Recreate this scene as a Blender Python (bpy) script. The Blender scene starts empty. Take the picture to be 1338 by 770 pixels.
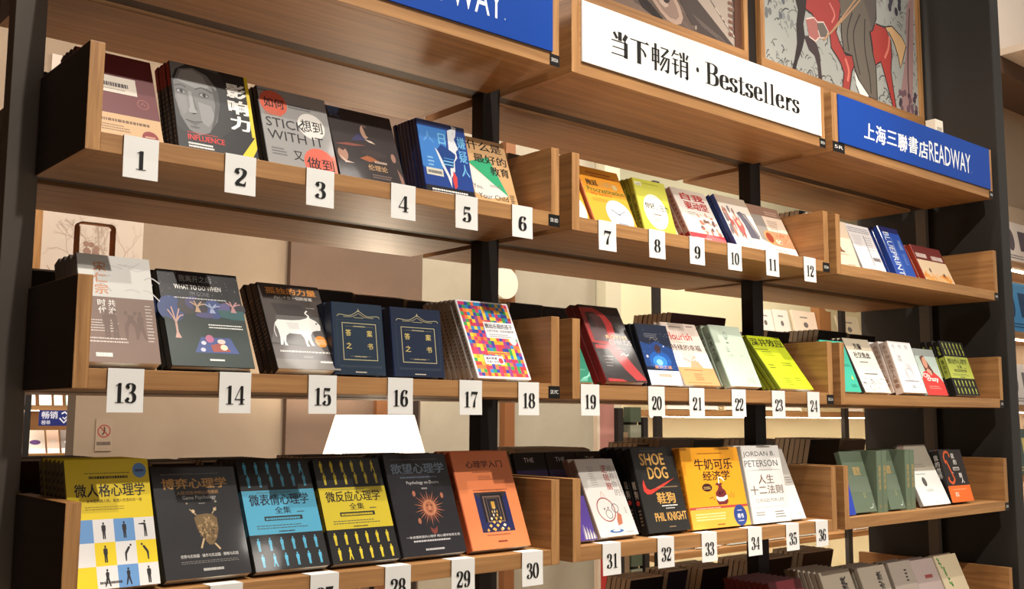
import bpy, bmesh, math, random
from mathutils import Vector, Matrix
random.seed(7)
S = bpy.context.scene
COL = S.collection
# ------------------------------------------------------------------ camera, world, light, exposure
cam = bpy.data.cameras.new('camera'); cam.sensor_width = 36; cam.lens = 1360.376/1338*36
cam.clip_start = .02; cam.clip_end = 100
camo = bpy.data.objects.new('camera', cam); COL.objects.link(camo)
yaw, pit, rol = .7093, .1181, .0043
fw = Vector((math.sin(yaw)*math.cos(pit), math.cos(yaw)*math.cos(pit), math.sin(pit)))
r0 = Vector((math.cos(yaw), -math.sin(yaw), 0)); u0_ = r0.cross(fw)
rr = math.cos(rol)*r0+math.sin(rol)*u0_; uu = -math.sin(rol)*r0+math.cos(rol)*u0_
camo.matrix_world = Matrix(((rr.x, uu.x, -fw.x, -.5996), (rr.y, uu.y, -fw.y, -1.8653), (rr.z, uu.z, -fw.z, 1.3745), (0, 0, 0, 1)))
S.camera = camo
S.view_settings.view_transform = 'Standard'; S.view_settings.look = 'None'
S.view_settings.gamma = 1; S.view_settings.use_curve_mapping = False
S.view_settings.exposure = 0.0
w = bpy.data.worlds.new('world'); S.world = w; w.use_nodes = True
w.node_tree.nodes['Background'].inputs[0].default_value = (1.0, .90, .80, 1)
w.node_tree.nodes['Background'].inputs[1].default_value = .36

def light(name, kind, loc, energy, col, target=None, **kw):
    d = bpy.data.lights.new(name, kind); d.energy = energy; d.color = col
    for k, v in kw.items(): setattr(d, k, v)
    o = bpy.data.objects.new(name, d); COL.objects.link(o); o.location = loc
    if target is not None:
        o.rotation_euler = (Vector(target)-Vector(loc)).to_track_quat('-Z', 'Y').to_euler()
    return o
WARM = (1.0, .925, .83)
# ceiling spots in front of the bookcase
light('ceiling_spot', 'SPOT', (.92, -2.1, 5.0), 560, WARM, (.55, 0, 1.1), spot_size=math.radians(44), spot_blend=.6, shadow_soft_size=.03)
light('ceiling_spot', 'SPOT', (.20, -2.0, 5.6), 330, WARM, (.6, 0, 1.6), spot_size=math.radians(40), spot_blend=.7, shadow_soft_size=.03)
light('ceiling_spot', 'SPOT', (1.75, -1.5, 5.2), 520, WARM, (2.05, 0, 1.4), spot_size=math.radians(38), spot_blend=.7, shadow_soft_size=.03)
light('ceiling_spot', 'SPOT', (1.25, -2.9, 4.9), 780, WARM, (3.0, 0, 1.55), spot_size=math.radians(40), spot_blend=.7, shadow_soft_size=.03)
# added overhead lamps: their floor bounce brightens the shelf undersides
for x in (.6, 2.6, 4.6):
    light('unseen_overhead_lamp', 'AREA', (x, -.75, 5.6), 62, WARM, (x, -.95, 0), size=.4)
for x, y in ((2.35, -1.40), (2.85, -3.30), (4.95, -1.5)):  # unseen disc lamps placed by mirror direction for glare on the covers
    light('unseen_overhead_lamp', 'AREA', (x, y, 4.5), 4.5, WARM, (x*.6, 0, 1.5), size=.22, shape='DISK')
# ceiling lamps over the aisle behind it
for x in (.4, 1.9, 3.3, 4.9):
    light('aisle_lamp', 'AREA', (x, 1.45, 3.45), 33 if x < 3 else 42, (1.0, .90, .78), (x, 1.45, 0), size=.5)

# ------------------------------------------------------------------ materials
def lin(c):
    return tuple(((x/255)/12.92 if x/255 <= .04045 else ((x/255+.055)/1.055)**2.4) for x in c)
MATS = {}
def M(c, rough=.55, coat=0., metal=0., emit=0., bump=0.):
    k = (tuple(c), rough, coat, metal, emit, bump)
    if k in MATS: return MATS[k]
    m = bpy.data.materials.new('print_%d_%d_%d' % tuple(c)); m.use_nodes = True
    nt = m.node_tree; b = nt.nodes['Principled BSDF']
    b.inputs['Base Color'].default_value = (*lin(c), 1)
    b.inputs['Roughness'].default_value = rough; b.inputs['Metallic'].default_value = metal
    b.inputs['Coat Weight'].default_value = coat*.35; b.inputs['Specular IOR Level'].default_value = .3; b.inputs['Coat Roughness'].default_value = .07
    if emit:
        b.inputs['Emission Color'].default_value = (*lin(c), 1); b.inputs['Emission Strength'].default_value = emit
    if bump:
        n = nt.nodes.new('ShaderNodeTexNoise'); n.inputs['Scale'].default_value = 12; n.inputs['Detail'].default_value = 2
        g = nt.nodes.new('ShaderNodeNewGeometry'); bu = nt.nodes.new('ShaderNodeBump')
        bu.inputs['Strength'].default_value = bump; bu.inputs['Distance'].default_value = .004
        nt.links.new(g.outputs['Position'], n.inputs['Vector']); nt.links.new(n.outputs['Fac'], bu.inputs['Height'])
        nt.links.new(bu.outputs['Normal'], b.inputs['Coat Normal'])
    MATS[k] = m
    return m
def textured(name, c1, c2, scale, rough=.5, detail=4, lo=.35, hi=.65, bump=0., wscale=None, c3=None):
    m = bpy.data.materials.new(name); m.use_nodes = True
    nt = m.node_tree; b = nt.nodes['Principled BSDF']; b.inputs['Roughness'].default_value = rough
    g = nt.nodes.new('ShaderNodeNewGeometry'); mp = nt.nodes.new('ShaderNodeMapping')
    mp.inputs['Scale'].default_value = scale
    n = nt.nodes.new('ShaderNodeTexNoise'); n.inputs['Scale'].default_value = 1; n.inputs['Detail'].default_value = detail
    n.inputs['Roughness'].default_value = .62; n.inputs['Distortion'].default_value = .6
    rp = nt.nodes.new('ShaderNodeValToRGB')
    rp.color_ramp.elements[0].position = lo; rp.color_ramp.elements[0].color = (*lin(c1), 1)
    rp.color_ramp.elements[1].position = hi; rp.color_ramp.elements[1].color = (*lin(c2), 1)
    if c3:
        e = rp.color_ramp.elements.new((lo+hi)/2); e.color = (*lin(c3), 1)
    nt.links.new(g.outputs['Position'], mp.inputs['Vector']); nt.links.new(mp.outputs['Vector'], n.inputs['Vector'])
    nt.links.new(n.outputs['Fac'], rp.inputs['Fac']); nt.links.new(rp.outputs['Color'], b.inputs['Base Color'])
    if bump:
        bu = nt.nodes.new('ShaderNodeBump'); bu.inputs['Strength'].default_value = bump; bu.inputs['Distance'].default_value = .002
        nt.links.new(n.outputs['Fac'], bu.inputs['Height']); nt.links.new(bu.outputs['Normal'], b.inputs['Normal'])
    return m
OAK_X = textured('oak_grain_along', (146, 103, 60), (176, 130, 80), (2.2, 55, 55), .48, bump=.12)
OAK_Y = textured('oak_grain_deep', (138, 95, 54), (168, 122, 73), (60, 3.0, 60), .48, bump=.12)
OAK_Z = textured('oak_grain_upright', (142, 98, 54), (182, 136, 84), (60, 60, 3), .48, bump=.12)
SHADE_END = textured('shaded_oak_end', (34, 24, 18), (46, 33, 25), (60, 3, 60), .6)  # near-black oak: shade put into the colour of the outer end face
BLACK = M((26, 23, 21), .5); POST = M((36, 32, 30), .5); POST_LIT = M((122, 114, 106), .5); PANEL = M((50, 47, 44), .5)
PAGES = textured('book_pages', (196, 186, 168), (228, 220, 204), (20, 900, 900), .8)
WHITE = M((224, 223, 219), .6); INK = (22, 20, 20)

# ------------------------------------------------------------------ mesh builder
class MB:
    def __init__(s): s.v = []; s.f = []; s.mi = []; s.mats = []
    def m(s, mat):
        if mat not in s.mats: s.mats.append(mat)
        return s.mats.index(mat)
    def face(s, pts, mat):
        n = len(s.v); s.v += [tuple(p) for p in pts]; s.f.append(list(range(n, n+len(pts)))); s.mi.append(s.m(mat))
    def geo(s, vs, fs, mat):
        n = len(s.v); s.v += [tuple(p) for p in vs]; i = s.m(mat)
        for f in fs: s.f.append([n+k for k in f]); s.mi.append(i)
    def box(s, x0, x1, y0, y1, z0, z1, mat):
        v = [(x, y, z) for x in (x0, x1) for y in (y0, y1) for z in (z0, z1)]
        s.geo(v, [(0, 1, 3, 2), (4, 6, 7, 5), (0, 4, 5, 1), (2, 3, 7, 6), (0, 2, 6, 4), (1, 5, 7, 3)], mat)
    def prism(s, pts, axis, a, b, mat):
        # pts 2D outline, extruded along axis between a and b
        def P(p, t): return {'x': (t, p[0], p[1]), 'y': (p[0], t, p[1]), 'z': (p[0], p[1], t)}[axis]
        n = len(pts); v = [P(p, a) for p in pts]+[P(p, b) for p in pts]
        s.geo(v, [list(range(n))[::-1], list(range(n, 2*n))]+[(i, (i+1) % n, n+(i+1) % n, n+i) for i in range(n)], mat)
    def tube(s, pts, r, mat, n=10, closed=False):
        rings = []; P = [Vector(p) for p in pts]
        rs = r if isinstance(r, (list, tuple)) else [r]*len(P)
        for i, p in enumerate(P):
            t = ((P[(i+1) % len(P)] if closed or i+1 < len(P) else P[i])-(P[i-1] if closed or i > 0 else P[i])).normalized()
            a = t.cross(Vector((0, 0, 1)))
            if a.length < 1e-3: a = t.cross(Vector((1, 0, 0)))
            a.normalize(); b = t.cross(a)
            rings.append([p+rs[i]*(math.cos(2*math.pi*k/n)*a+math.sin(2*math.pi*k/n)*b) for k in range(n)])
        v = [q for g in rings for q in g]; f = []
        L = len(P)
        for i in range(L if closed else L-1):
            for k in range(n):
                f.append((i*n+k, i*n+(k+1) % n, ((i+1) % L)*n+(k+1) % n, ((i+1) % L)*n+k))
        if not closed: f += [list(range(n))[::-1], list(range((L-1)*n, L*n))]
        s.geo(v, f, mat)
    def build(s, name, parent=None, bevel=0., smooth=False, loc=None):
        me = bpy.data.meshes.new(name); me.from_pydata(s.v, [], s.f)
        for mt in s.mats: me.materials.append(mt)
        for p, i in zip(me.polygons, s.mi): p.material_index = i
        me.update()
        if bevel or smooth:
            bm = bmesh.new(); bm.from_mesh(me); bmesh.ops.recalc_face_normals(bm, faces=bm.faces)
            if bevel: bmesh.ops.bevel(bm, geom=bm.edges[:], offset=bevel, segments=2, affect='EDGES', profile=.7)
            if smooth:
                for f in bm.faces: f.smooth = True
            bm.to_mesh(me); bm.free()
        o = bpy.data.objects.new(name, me); COL.objects.link(o)
        if parent: o.parent = parent
        if loc: o.location = loc
        return o
def tag(o, label=None, cat=None, group=None, kind=None):
    if label: o['label'] = label
    if cat: o['category'] = cat
    if group: o['group'] = group
    if kind: o['kind'] = kind
    return o
def thing(name, label, cat, loc=(0, 0, 0), group=None):
    o = bpy.data.objects.new(name, None); o.empty_display_size = .05; COL.objects.link(o); o.location = loc
    return tag(o, label, cat, group)
def dup(root, loc, label):
    r = root.copy(); COL.objects.link(r); r.location = loc; r['label'] = label
    for ch in list(root.children):
        c = ch.copy(); COL.objects.link(c); c.parent = r
        for g in list(ch.children):
            d = g.copy(); COL.objects.link(d); d.parent = c
    return r

# ------------------------------------------------------------------ lettering
TC = {}
def tpoly(body, bold=0.):
    k = (body, bold)
    if k in TC: return TC[k]
    c = bpy.data.curves.new('lettering', 'FONT'); c.body = body; c.size = 1; c.resolution_u = 2
    c.offset = 0
    o = bpy.data.objects.new('lettering', c); COL.objects.link(o)
    dg = bpy.context.evaluated_depsgraph_get()
    me = bpy.data.meshes.new_from_object(o.evaluated_get(dg))
    v0 = [(v.co.x, v.co.y) for v in me.vertices]; f0 = [tuple(p.vertices) for p in me.polygons]
    d = bold*1.6+(.022 if any(ord(q) > 0x2e80 for q in body) else .012 if bold else 0)
    vs = []; fs = []   # a bolder weight: the outline printed again a hair to each side
    for dx, dy in ((0, 0), (d, 0), (0, d*.5), (d, d*.5)) if d else ((0, 0),):
        n = len(vs); vs += [(x+dx, y+dy, n/max(len(v0), 1)) for x, y in v0]; fs += [tuple(n+i for i in f) for f in f0]
    bpy.data.objects.remove(o); bpy.data.curves.remove(c); bpy.data.meshes.remove(me)
    TC[k] = norm(vs, fs)
    return TC[k]
def norm(vs, fs):
    if not vs: return [], [], 1
    x0 = min(v[0] for v in vs); x1 = max(v[0] for v in vs); y0 = min(v[1] for v in vs); y1 = max(v[1] for v in vs)
    return [((v[0]-x0)/max(x1-x0, 1e-6), (v[1]-y0)/max(y1-y0, 1e-6), *v[2:]) for v in vs], fs, (x1-x0)/max(y1-y0, 1e-6)
def crom(P, n=8):
    if len(P) < 3: return P
    out = []
    for i in range(len(P)-1):
        p0 = P[max(i-1, 0)]; p1 = P[i]; p2 = P[i+1]; p3 = P[min(i+2, len(P)-1)]
        for k in range(n):
            t = k/n
            out.append(tuple(.5*((2*b)+(c-a)*t+(2*a-5*b+4*c-d)*t*t+(-a+3*b-3*c+d)*t**3) for a, b, c, d in zip(p0, p1, p2, p3)))
    out.append(tuple(P[-1]))
    return out
def ribbon(P, wid):
    vs = []; fs = []
    for i, p in enumerate(P):
        a = P[max(i-1, 0)]; b = P[min(i+1, len(P)-1)]
        dx, dy = b[0]-a[0], b[1]-a[1]; L = math.hypot(dx, dy) or 1; dx /= L; dy /= L
        h = (wid(i, len(P), dx, dy) if callable(wid) else wid)/2
        vs += [(p[0]-dy*h, p[1]+dx*h), (p[0]+dy*h, p[1]-dx*h)]
        if i: fs.append((2*i-2, 2*i-1, 2*i+1, 2*i))
    return vs, fs
THK, THN = .178, .04
def nib(i, n, dx, dy): return THN+(THK-THN)*abs(dy)**1.6
def ell(cx, cy, rx, ry, n=20): return [(cx+rx*math.cos(2*math.pi*k/n), cy+ry*math.sin(2*math.pi*k/n)) for k in range(n)]
def ring(cx, cy, rx, ry): return [(cx+rx*math.cos(2*math.pi*k/28), cy+ry*math.sin(2*math.pi*k/28)) for k in range(29)]
C_, L_, P_, R_ = 'C', 'L', 'P', 'R'   # nib curve, straight of width, polygon, closed ring
GL = {
 '0': (.60, [(R_, (.29, .5, .205, .475))]),
 '1': (.58, [(L_, [(.30, 0), (.30, .99)], .165), (L_, [(.09, .018), (.51, .018)], .036), (P_, [(.07, .86), (.33, 1), (.383, 1), (.383, .84), (.22, .875)])]),
 '2': (.60, [(C_, [(.10, .72), (.13, .9), (.28, .975), (.44, .88), (.455, .70), (.36, .5), (.2, .28), (.10, .07)]), (P_, ell(.155, .735, .075, .075)),
   (P_, [(.07, 0), (.07, .09), (.16, .165), (.28, .15), (.38, .125), (.45, .16), (.49, .28), (.525, .28), (.505, 0)])]),
 '3': (.60, [(C_, [(.10, .78), (.15, .92), (.28, .978), (.42, .88), (.42, .68), (.32, .55), (.2, .525)]), (C_, [(.2, .525), (.36, .5), (.46, .36), (.45, .14), (.3, .022), (.14, .07), (.085, .2)]),
   (P_, ell(.155, .785, .075, .07)), (P_, ell(.15, .205, .08, .075))]),
 '4': (.62, [(L_, [(.37, .98), (.05, .27)], .045), (L_, [(.03, .265), (.58, .265)], .055), (L_, [(.42, 0), (.42, .99)], .15), (L_, [(.25, .018), (.57, .018)], .036)]),
 '5': (.60, [(L_, [(.125, .96), (.105, .49)], .045), (P_, [(.10, 1), (.49, 1), (.46, .83), (.11, .87)]), (C_, [(.11, .5), (.24, .6), (.39, .56), (.455, .33), (.42, .11), (.27, .022), (.13, .07), (.085, .19)]), (P_, ell(.15, .2, .08, .075))]),
 '6': (.60, [(C_, [(.47, .85), (.39, .96), (.27, .97), (.15, .82), (.115, .5), (.13, .18), (.28, .022), (.43, .13), (.465, .32), (.41, .52), (.28, .575), (.15, .46)]), (P_, ell(.425, .83, .07, .065))]),
 '7': (.58, [(P_, [(.05, 1), (.54, 1), (.54, .93), (.44, .83), (.12, .86), (.085, .70), (.05, .70)]), (P_, [(.54, .94), (.42, .70), (.36, .45), (.345, 0), (.16, 0), (.22, .35), (.33, .62), (.47, .9)])]),
 '8': (.60, [(R_, (.29, .745, .165, .228)), (R_, (.29, .275, .2, .25))]),
 'B': (.70, [(L_, [(.18, 0), (.18, 1)], .15), (L_, [(.02, .018), (.4, .018)], .036), (L_, [(.02, .982), (.4, .982)], .036),
   (C_, [(.2, .98), (.4, .975), (.54, .87), (.52, .65), (.38, .535), (.2, .53)]), (C_, [(.2, .53), (.42, .53), (.58, .40), (.57, .14), (.42, .022), (.2, .02)])]),
 'e': (.52, [(L_, [(.1, .36), (.45, .36)], .04), (C_, [(.41, .36), (.39, .56), (.27, .64), (.14, .55), (.105, .33), (.15, .1), (.29, .02), (.41, .07), (.46, .17)])]),
 's': (.45, [(C_, [(.36, .48), (.33, .6), (.22, .64), (.115, .57), (.12, .45), (.22, .36), (.34, .27), (.345, .12), (.24, .02), (.11, .07), (.07, .21)]), (P_, [(.07, .5), (.16, .35), (.40, .2), (.36, .13), (.3, .22), (.1, .37)])]),
 't': (.40, [(L_, [(.18, .84), (.18, .1)], .13), (C_, [(.16, .14), (.2, .05), (.28, .025), (.38, .09)]), (L_, [(.02, .63), (.36, .63)], .036)]),
 'l': (.36, [(L_, [(.18, 0), (.18, 1.02)], .135), (L_, [(.04, .018), (.32, .018)], .036), (P_, [(.03, .98), (.2, 1.04), (.2, .96)])]),
 'r': (.46, [(L_, [(.17, 0), (.17, .64)], .135), (L_, [(.03, .018), (.33, .018)], .036), (P_, [(.03, .62), (.2, .67), (.2, .58)]), (C_, [(.22, .42), (.27, .57), (.36, .635), (.43, .6)]), (P_, ell(.405, .57, .06, .055))]),
 '·': (.6, [(P_, ell(.3, .42, .085, .085))]),
 '当': (1.05, [(L_, [(.2, .93), (.36, .7)], .1), (L_, [(.5, 1), (.5, .64)], .1), (L_, [(.83, .95), (.68, .68)], .09), (L_, [(.08, .6), (.8, .6)], .036), (P_, [(.66, .6), (.76, .68), (.86, .6)]),
   (L_, [(.79, .62), (.79, 0)], .1), (L_, [(.13, .34), (.79, .34)], .034), (L_, [(.08, .07), (.79, .07)], .036)]),
 '下': (1.05, [(L_, [(.02, .9), (.98, .9)], .036), (P_, [(.78, .9), (.88, .99), (1, .89)]), (L_, [(.47, .9), (.47, -.03)], .11), (P_, [(.55, .68), (.72, .6), (.85, .45), (.84, .33), (.76, .33), (.7, .47), (.55, .64)])]),
 '畅': (1.05, [(L_, [(.08, .82), (.08, .26)], .07), (L_, [(.38, .82), (.38, .26)], .075), (L_, [(.06, .79), (.4, .79)], .035), (L_, [(.08, .55), (.38, .55)], .03), (L_, [(.08, .31), (.38, .31)], .03),
   (L_, [(.23, 1.02), (.23, -.05)], .095), (L_, [(.5, .92), (.86, .92)], .036), (P_, [(.86, .97), (.95, .88), (.62, .56), (.5, .56), (.8, .88)]), (L_, [(.5, .56), (.95, .56)], .036),
   (P_, [(.98, .6), (.93, .02), (.84, -.04), (.68, .06), (.82, .1), (.88, .56)]), (L_, [(.68, .55), (.46, .2)], .065), (L_, [(.82, .55), (.5, 0)], .065)]),
 '销': (1.05, [(P_, [(.16, 1), (.27, .96), (.06, .7), (.0, .7)]), (L_, [(.16, .84), (.42, .84)], .036), (L_, [(.08, .62), (.38, .62)], .034), (L_, [(.02, .42), (.42, .42)], .034), (L_, [(.22, .62), (.22, .06)], .085), (P_, [(.18, .02), (.22, .0), (.44, .2), (.42, .23), (.26, .14)]),
   (L_, [(.7, 1), (.7, .64)], .095), (L_, [(.48, .94), (.58, .74)], .08), (L_, [(.94, .94), (.84, .74)], .075), (L_, [(.53, .68), (.53, -.03)], .08), (L_, [(.89, .68), (.89, .0)], .1), (P_, [(.94, .1), (.92, -.04), (.86, -.06), (.74, .03), (.84, .06)]),
   (L_, [(.53, .64), (.9, .64)], .036), (L_, [(.53, .44), (.88, .44)], .034), (L_, [(.53, .26), (.88, .26)], .034)]),
}
GL['9'] = (.60, [(C_, [(.58-x, 1-y) for x, y in GL['6'][1][0][1]]), (P_, [(.58-x, 1-y) for x, y in GL['6'][1][1][1]])])
CJK = '当下畅销'
def spoly(body, sp=0.):
    vs = []; fs = []; x = 0
    for ch in body:
        adv, parts = GL[ch]
        for p in parts:
            if p[0] == P_: v = p[1]; f = [tuple(range(len(v)))]
            elif p[0] == L_: v, f = ribbon(p[1], p[2]*(((1.9 if ch in '当下' else 1.35) if abs(p[1][1][1]-p[1][0][1]) > abs(p[1][1][0]-p[1][0][0])*1.5 else 1.35) if ch in CJK else 1))
            elif p[0] == R_: v, f = ribbon(ring(*p[1]), nib)
            else: v, f = ribbon(crom(p[1]), nib)
            n = len(vs); vs += [(a+x, b) for a, b in v]; fs += [tuple(n+i for i in g) for g in f]
        x += adv+sp
    return norm(vs, fs)

class Art:
    """flat print on a cover: u 0..1 across, v 0..1 up; aspect = width/height"""
    def __init__(s, aspect, rough=.5, coat=.0): s.ops = []; s.a = aspect; s.rough = rough; s.coat = coat
    def col(s, c): return c if not isinstance(c, tuple) else M(c, s.rough, s.coat, bump=.07 if s.coat else 0)
    def geo(s, vs, fs, c): s.ops.append((vs, fs, s.col(c))); return s
    def poly(s, pts, c):
        A = sum(pts[i-1][0]*pts[i][1]-pts[i][0]*pts[i-1][1] for i in range(len(pts)))
        return s.geo(pts if A > 0 else pts[::-1], [tuple(range(len(pts)))], c)
    def rect(s, a, b, c, d, col): return s.poly([(a, b), (c, b), (c, d), (a, d)], col)
    def ell(s, u, v, ru, rv, col, n=24): return s.poly(ell(u, v, ru, rv, n), col)
    def circ(s, u, v, r, col): return s.ell(u, v, r, r*s.a, col)
    def frame(s, a, b, c, d, t, col):
        ta = t*s.a
        s.rect(a, b, c, b+ta, col); s.rect(a, d-ta, c, d, col); s.rect(a, b, a+t, d, col); return s.rect(c-t, b, c, d, col)
    def stroke(s, pts, wd, col, curve=False):
        # widths are in u units; work in square space then back
        P = [(x, y/s.a) for x, y in (crom(pts) if curve else pts)]
        v, f = ribbon(P, wd); return s.geo([(x, y*s.a) for x, y in v], f, col)
    def ringo(s, u, v, r, wd, col): return s.stroke([(u+r*math.cos(k*math.pi/12), v+r*s.a*math.sin(k*math.pi/12)) for k in range(25)], wd, col)
    def text(s, body, a, b, c, d, col, bold=0., vert=False, rot=False, serif=False, sp=0., slant=0.):
        if vert:
            n = len(body); h = (d-b)/n
            for i, ch in enumerate(body): s.text(ch, a, d-(i+1)*h+.06*h, c, d-i*h-.06*h, col, bold)
            return s
        vs, fs, asp = spoly(body, sp) if serif else tpoly(body, bold)
        if rot: vs = [(a+y*(c-a), d-x*(d-b), *k) for x, y, *k in vs]
        else: vs = [(a+(x+slant*y)*(c-a), b+y*(d-b), *k) for x, y, *k in vs]
        return s.geo(vs, fs, col)
    def lines(s, a, b, c, d, n, col, fill=.62, seed=1, ragged=.25):
        # print too small to read: rows of broken dashes
        R = random.Random(seed); vs = []; fs = []
        h = (d-b)/n
        for i in range(n):
            y0 = b+i*h; end = c-(c-a)*ragged*R.random(); x = a
            while x < end:
                l = (c-a)*R.uniform(.02, .06); k = len(vs)
                vs += [(x, y0), (min(x+l, end), y0), (min(x+l, end), y0+h*fill), (x, y0+h*fill)]; fs.append((k, k+1, k+2, k+3)); x += l+(c-a)*.012
        return s.geo(vs, fs, col)
    def man(s, u, v, h, col, pose=0):
        # small standing figure in a suit, h in v units
        k = h/s.a
        def P(pts): return [(u+x*k, v+y*h) for x, y in pts]
        body = {0: [(-.09, 0), (-.01, 0), (0, .4), (.02, 0), (.1, 0), (.1, .45), (.13, .5), (.14, .78), (.06, .84), (-.06, .84), (-.14, .78), (-.13, .5), (-.1, .45)],
                1: [(-.06, 0), (.02, 0), (.04, .4), (.06, 0), (.14, 0), (.12, .5), (.1, .8), (-.02, .84), (-.4, .8), (-.4, .75), (-.06, .72), (-.05, .45)],
                2: [(-.1, 0), (-.02, 0), (.02, .42), (.26, .78), (.22, .86), (.12, .84), (-.08, .55), (-.12, .45)],
                3: [(.02, 0), (.1, 0), (.12, .45), (.08, .55), (-.12, .84), (-.22, .86), (-.26, .78), (-.02, .42)],
                4: [(-.2, 0), (-.12, 0), (0, .35), (.12, 0), (.2, 0), (.09, .5), (.12, .76), (.05, .84), (-.06, .84), (-.12, .74), (-.09, .5)]}[pose]
        hx = {0: 0, 1: .03, 2: .3, 3: -.3, 4: 0}[pose]
        s.poly(P(body), col); return s.poly(P(ell(hx, .925, .065, .075, 10)), col)
    def emit(s, mb, f, eps=.00010, base=.0002):
        bb = []   # a print lies one ink layer above whatever it overlaps
        for vs, fs, m in s.ops:
            if not vs: continue
            x0 = min(p[0] for p in vs)+1e-3; x1 = max(p[0] for p in vs)-1e-3; y0 = min(p[1] for p in vs)+1e-3; y1 = max(p[1] for p in vs)-1e-3
            lay = 0
            for q in bb:
                if q[0] < x1 and q[1] > x0 and q[2] < y1 and q[3] > y0 and q[4] >= lay: lay = q[4]+1
            bb.append((x0, x1, y0, y1, lay)); k = base+eps*lay
            mb.geo([f(p[0], p[1], k+(p[2]*.00002 if len(p) > 2 else 0)) for p in vs], fs, m)

# ------------------------------------------------------------------ the room
FLOOR = -.12
plaster = textured('beige_wallboard', (148, 131, 112), (155, 138, 118), (3, 3, 3), .8)
def struct(mb, name, **k): return tag(mb.build(name, **k), kind='structure')
b = MB(); b.box(-6, 14, -6, 9, FLOOR-.05, FLOOR, textured('wood_floor', (186, 166, 144), (204, 186, 164), (1.5, 3, 4), .45)); struct(b, 'floor')
b = MB(); b.box(.822, 3.79, 2.5, 2.6, FLOOR, 3.5, plaster); b.box(-6, .2, 2.5, 2.6, FLOOR, 3.5, plaster); b.box(.2, .822, 2.5, 2.6, 1.72, 3.5, plaster); b.box(3.79, 14, 2.5, 2.6, FLOOR, 3.5, M((170, 168, 144), .8)); struct(b, 'wall_back')
b = MB(); b.box(-6, 14, .95, 2.6, 3.5, 3.6, M((214, 200, 182), .8)); struct(b, 'ceiling')
b = MB(); b.box(-1.15, -1.05, -6, 2.5, FLOOR, 6, M((20, 17, 16), .8)); b.box(-1.15, -.056, .40, 2.6, FLOOR, 6, M((92, 64, 44), .6)); struct(b, 'blocker_wall_left')  # added dark wall and brown partition that block light from the left tray ends

# ------------------------------------------------------------------ bookcase frame
ROW = [2.2595, 1.8471, 1.4222, 1.0261, .6077]
PX, W, D, H, T, PT = 1.2, 1.1557, .288, .2008, .036, .027
frame = thing('bookcase_frame', 'black metal double-sided bookcase frame with posts, rails and a tall right end panel', 'bookcase', (0, 0, FLOOR))
def fpart(mb, name, **k):
    o = mb.build(name, parent=frame, **k); o.location = (0, 0, -FLOOR); return o
for i, x in enumerate((-.022, 1.178, 2.378)):
    b = MB(); b.box(x-.03, x+.03, .297, .345, FLOOR, 3.6, POST_LIT if i == 0 else POST); fpart(b, 'post', bevel=.002)  # left post is lighter: the light on it is put into its colour
b = MB(); b.box(3.575, 3.60, .30, .345, FLOOR, 3.6, M((120, 112, 104), .45)); fpart(b, 'post', bevel=.002)
b = MB(); b.box(3.602, 3.68, -.005, .635, FLOOR, 3.6, M((46, 43, 40), .42)); fpart(b, 'end_panel', bevel=.004)
for z in ROW[:5]:
    for k in range(3):
        x0, x1 = (.01, 1.146) if k == 0 else (PX*k-.022+.032, PX*(k+1)-.022-.032 if k < 2 else 3.573)
        b = MB(); b.box(x0, x1, .298, .343, z+.006, z+.034, M((70, 46, 32), .55)); fpart(b, 'rail')

def code_label(mb, x0, x1, z0, z1, txt, y=-.0012):
    mb.box(x0, x1, y, .0, z0, z1, M((18, 17, 17), .4))
    Art(1).text(txt, .14, .36, .86, .68, (225, 222, 215)).emit(mb, lambda u, v, k: (x0+u*(x1-x0), y-k, z0+v*(z1-z0)))
ORD = ['first', 'second', 'third', 'fourth', 'fifth', 'sixth', 'seventh', 'eighth', 'ninth', 'tenth', 'eleventh', 'twelfth']
BAY = ['left', 'middle', 'right']
LEV = ['sign', 'top', 'second', 'third', 'lowest']
def tray(k, r, rear=False):
    x0 = PX*k; z = ROW[r]
    side = 'rear' if rear else 'front'
    lab = {False: f'oak display tray on the {LEV[r]} shelf level of the {BAY[k]} bay, facing the viewer', True: f'oak tray on the far side, {LEV[r]} shelf level of the {BAY[k]} bay'}[rear]
    t = thing('display_tray', lab, 'shelf', (x0, 0, z), 'oak display trays on the bookcase' if not rear else 'oak trays on the far side of the bookcase')
    ya, yb = (0, D) if not rear else (.353, .353+D)
    b = MB(); b.box(PT, W-PT, ya+.0005, yb, 0, T, OAK_X); b.build('shelf_board', t, bevel=.0012)
    for s in (0, W-PT):
        b = MB(); b.box(s, s+PT, ya, yb, 0, H, OAK_Y)
        mi = b.m(OAK_Z); b.mi[2] = mi; b.mi[3] = mi
        if k == 0 and s == 0: b.mi[0] = b.m(SHADE_END)
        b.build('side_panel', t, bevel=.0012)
    return t
LBL = {(0, 1): '5R18D', (0, 2): '5R19C', (1, 1): '5R20A', (1, 2): '5R21A', (2, 1): '5R', (2, 2): '5R', (2, 3): '5R'}
for r in (1, 2, 3, 4):
    for k in range(3):
        if r == 4 and k == 0: continue
        t = tray(k, r)
        if (k, r) in LBL:
            mb = MB(); wd = .036 if k < 2 else .03; code_label(mb, W-wd, W, .0, .03, LBL[(k, r)])
            tag(mb.build('code_label', t), f'small black label with a white code')
for r in range(5):
    for k in range(3):
        if r == 4 and k == 0: continue
        tray(k, r, True)

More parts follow.
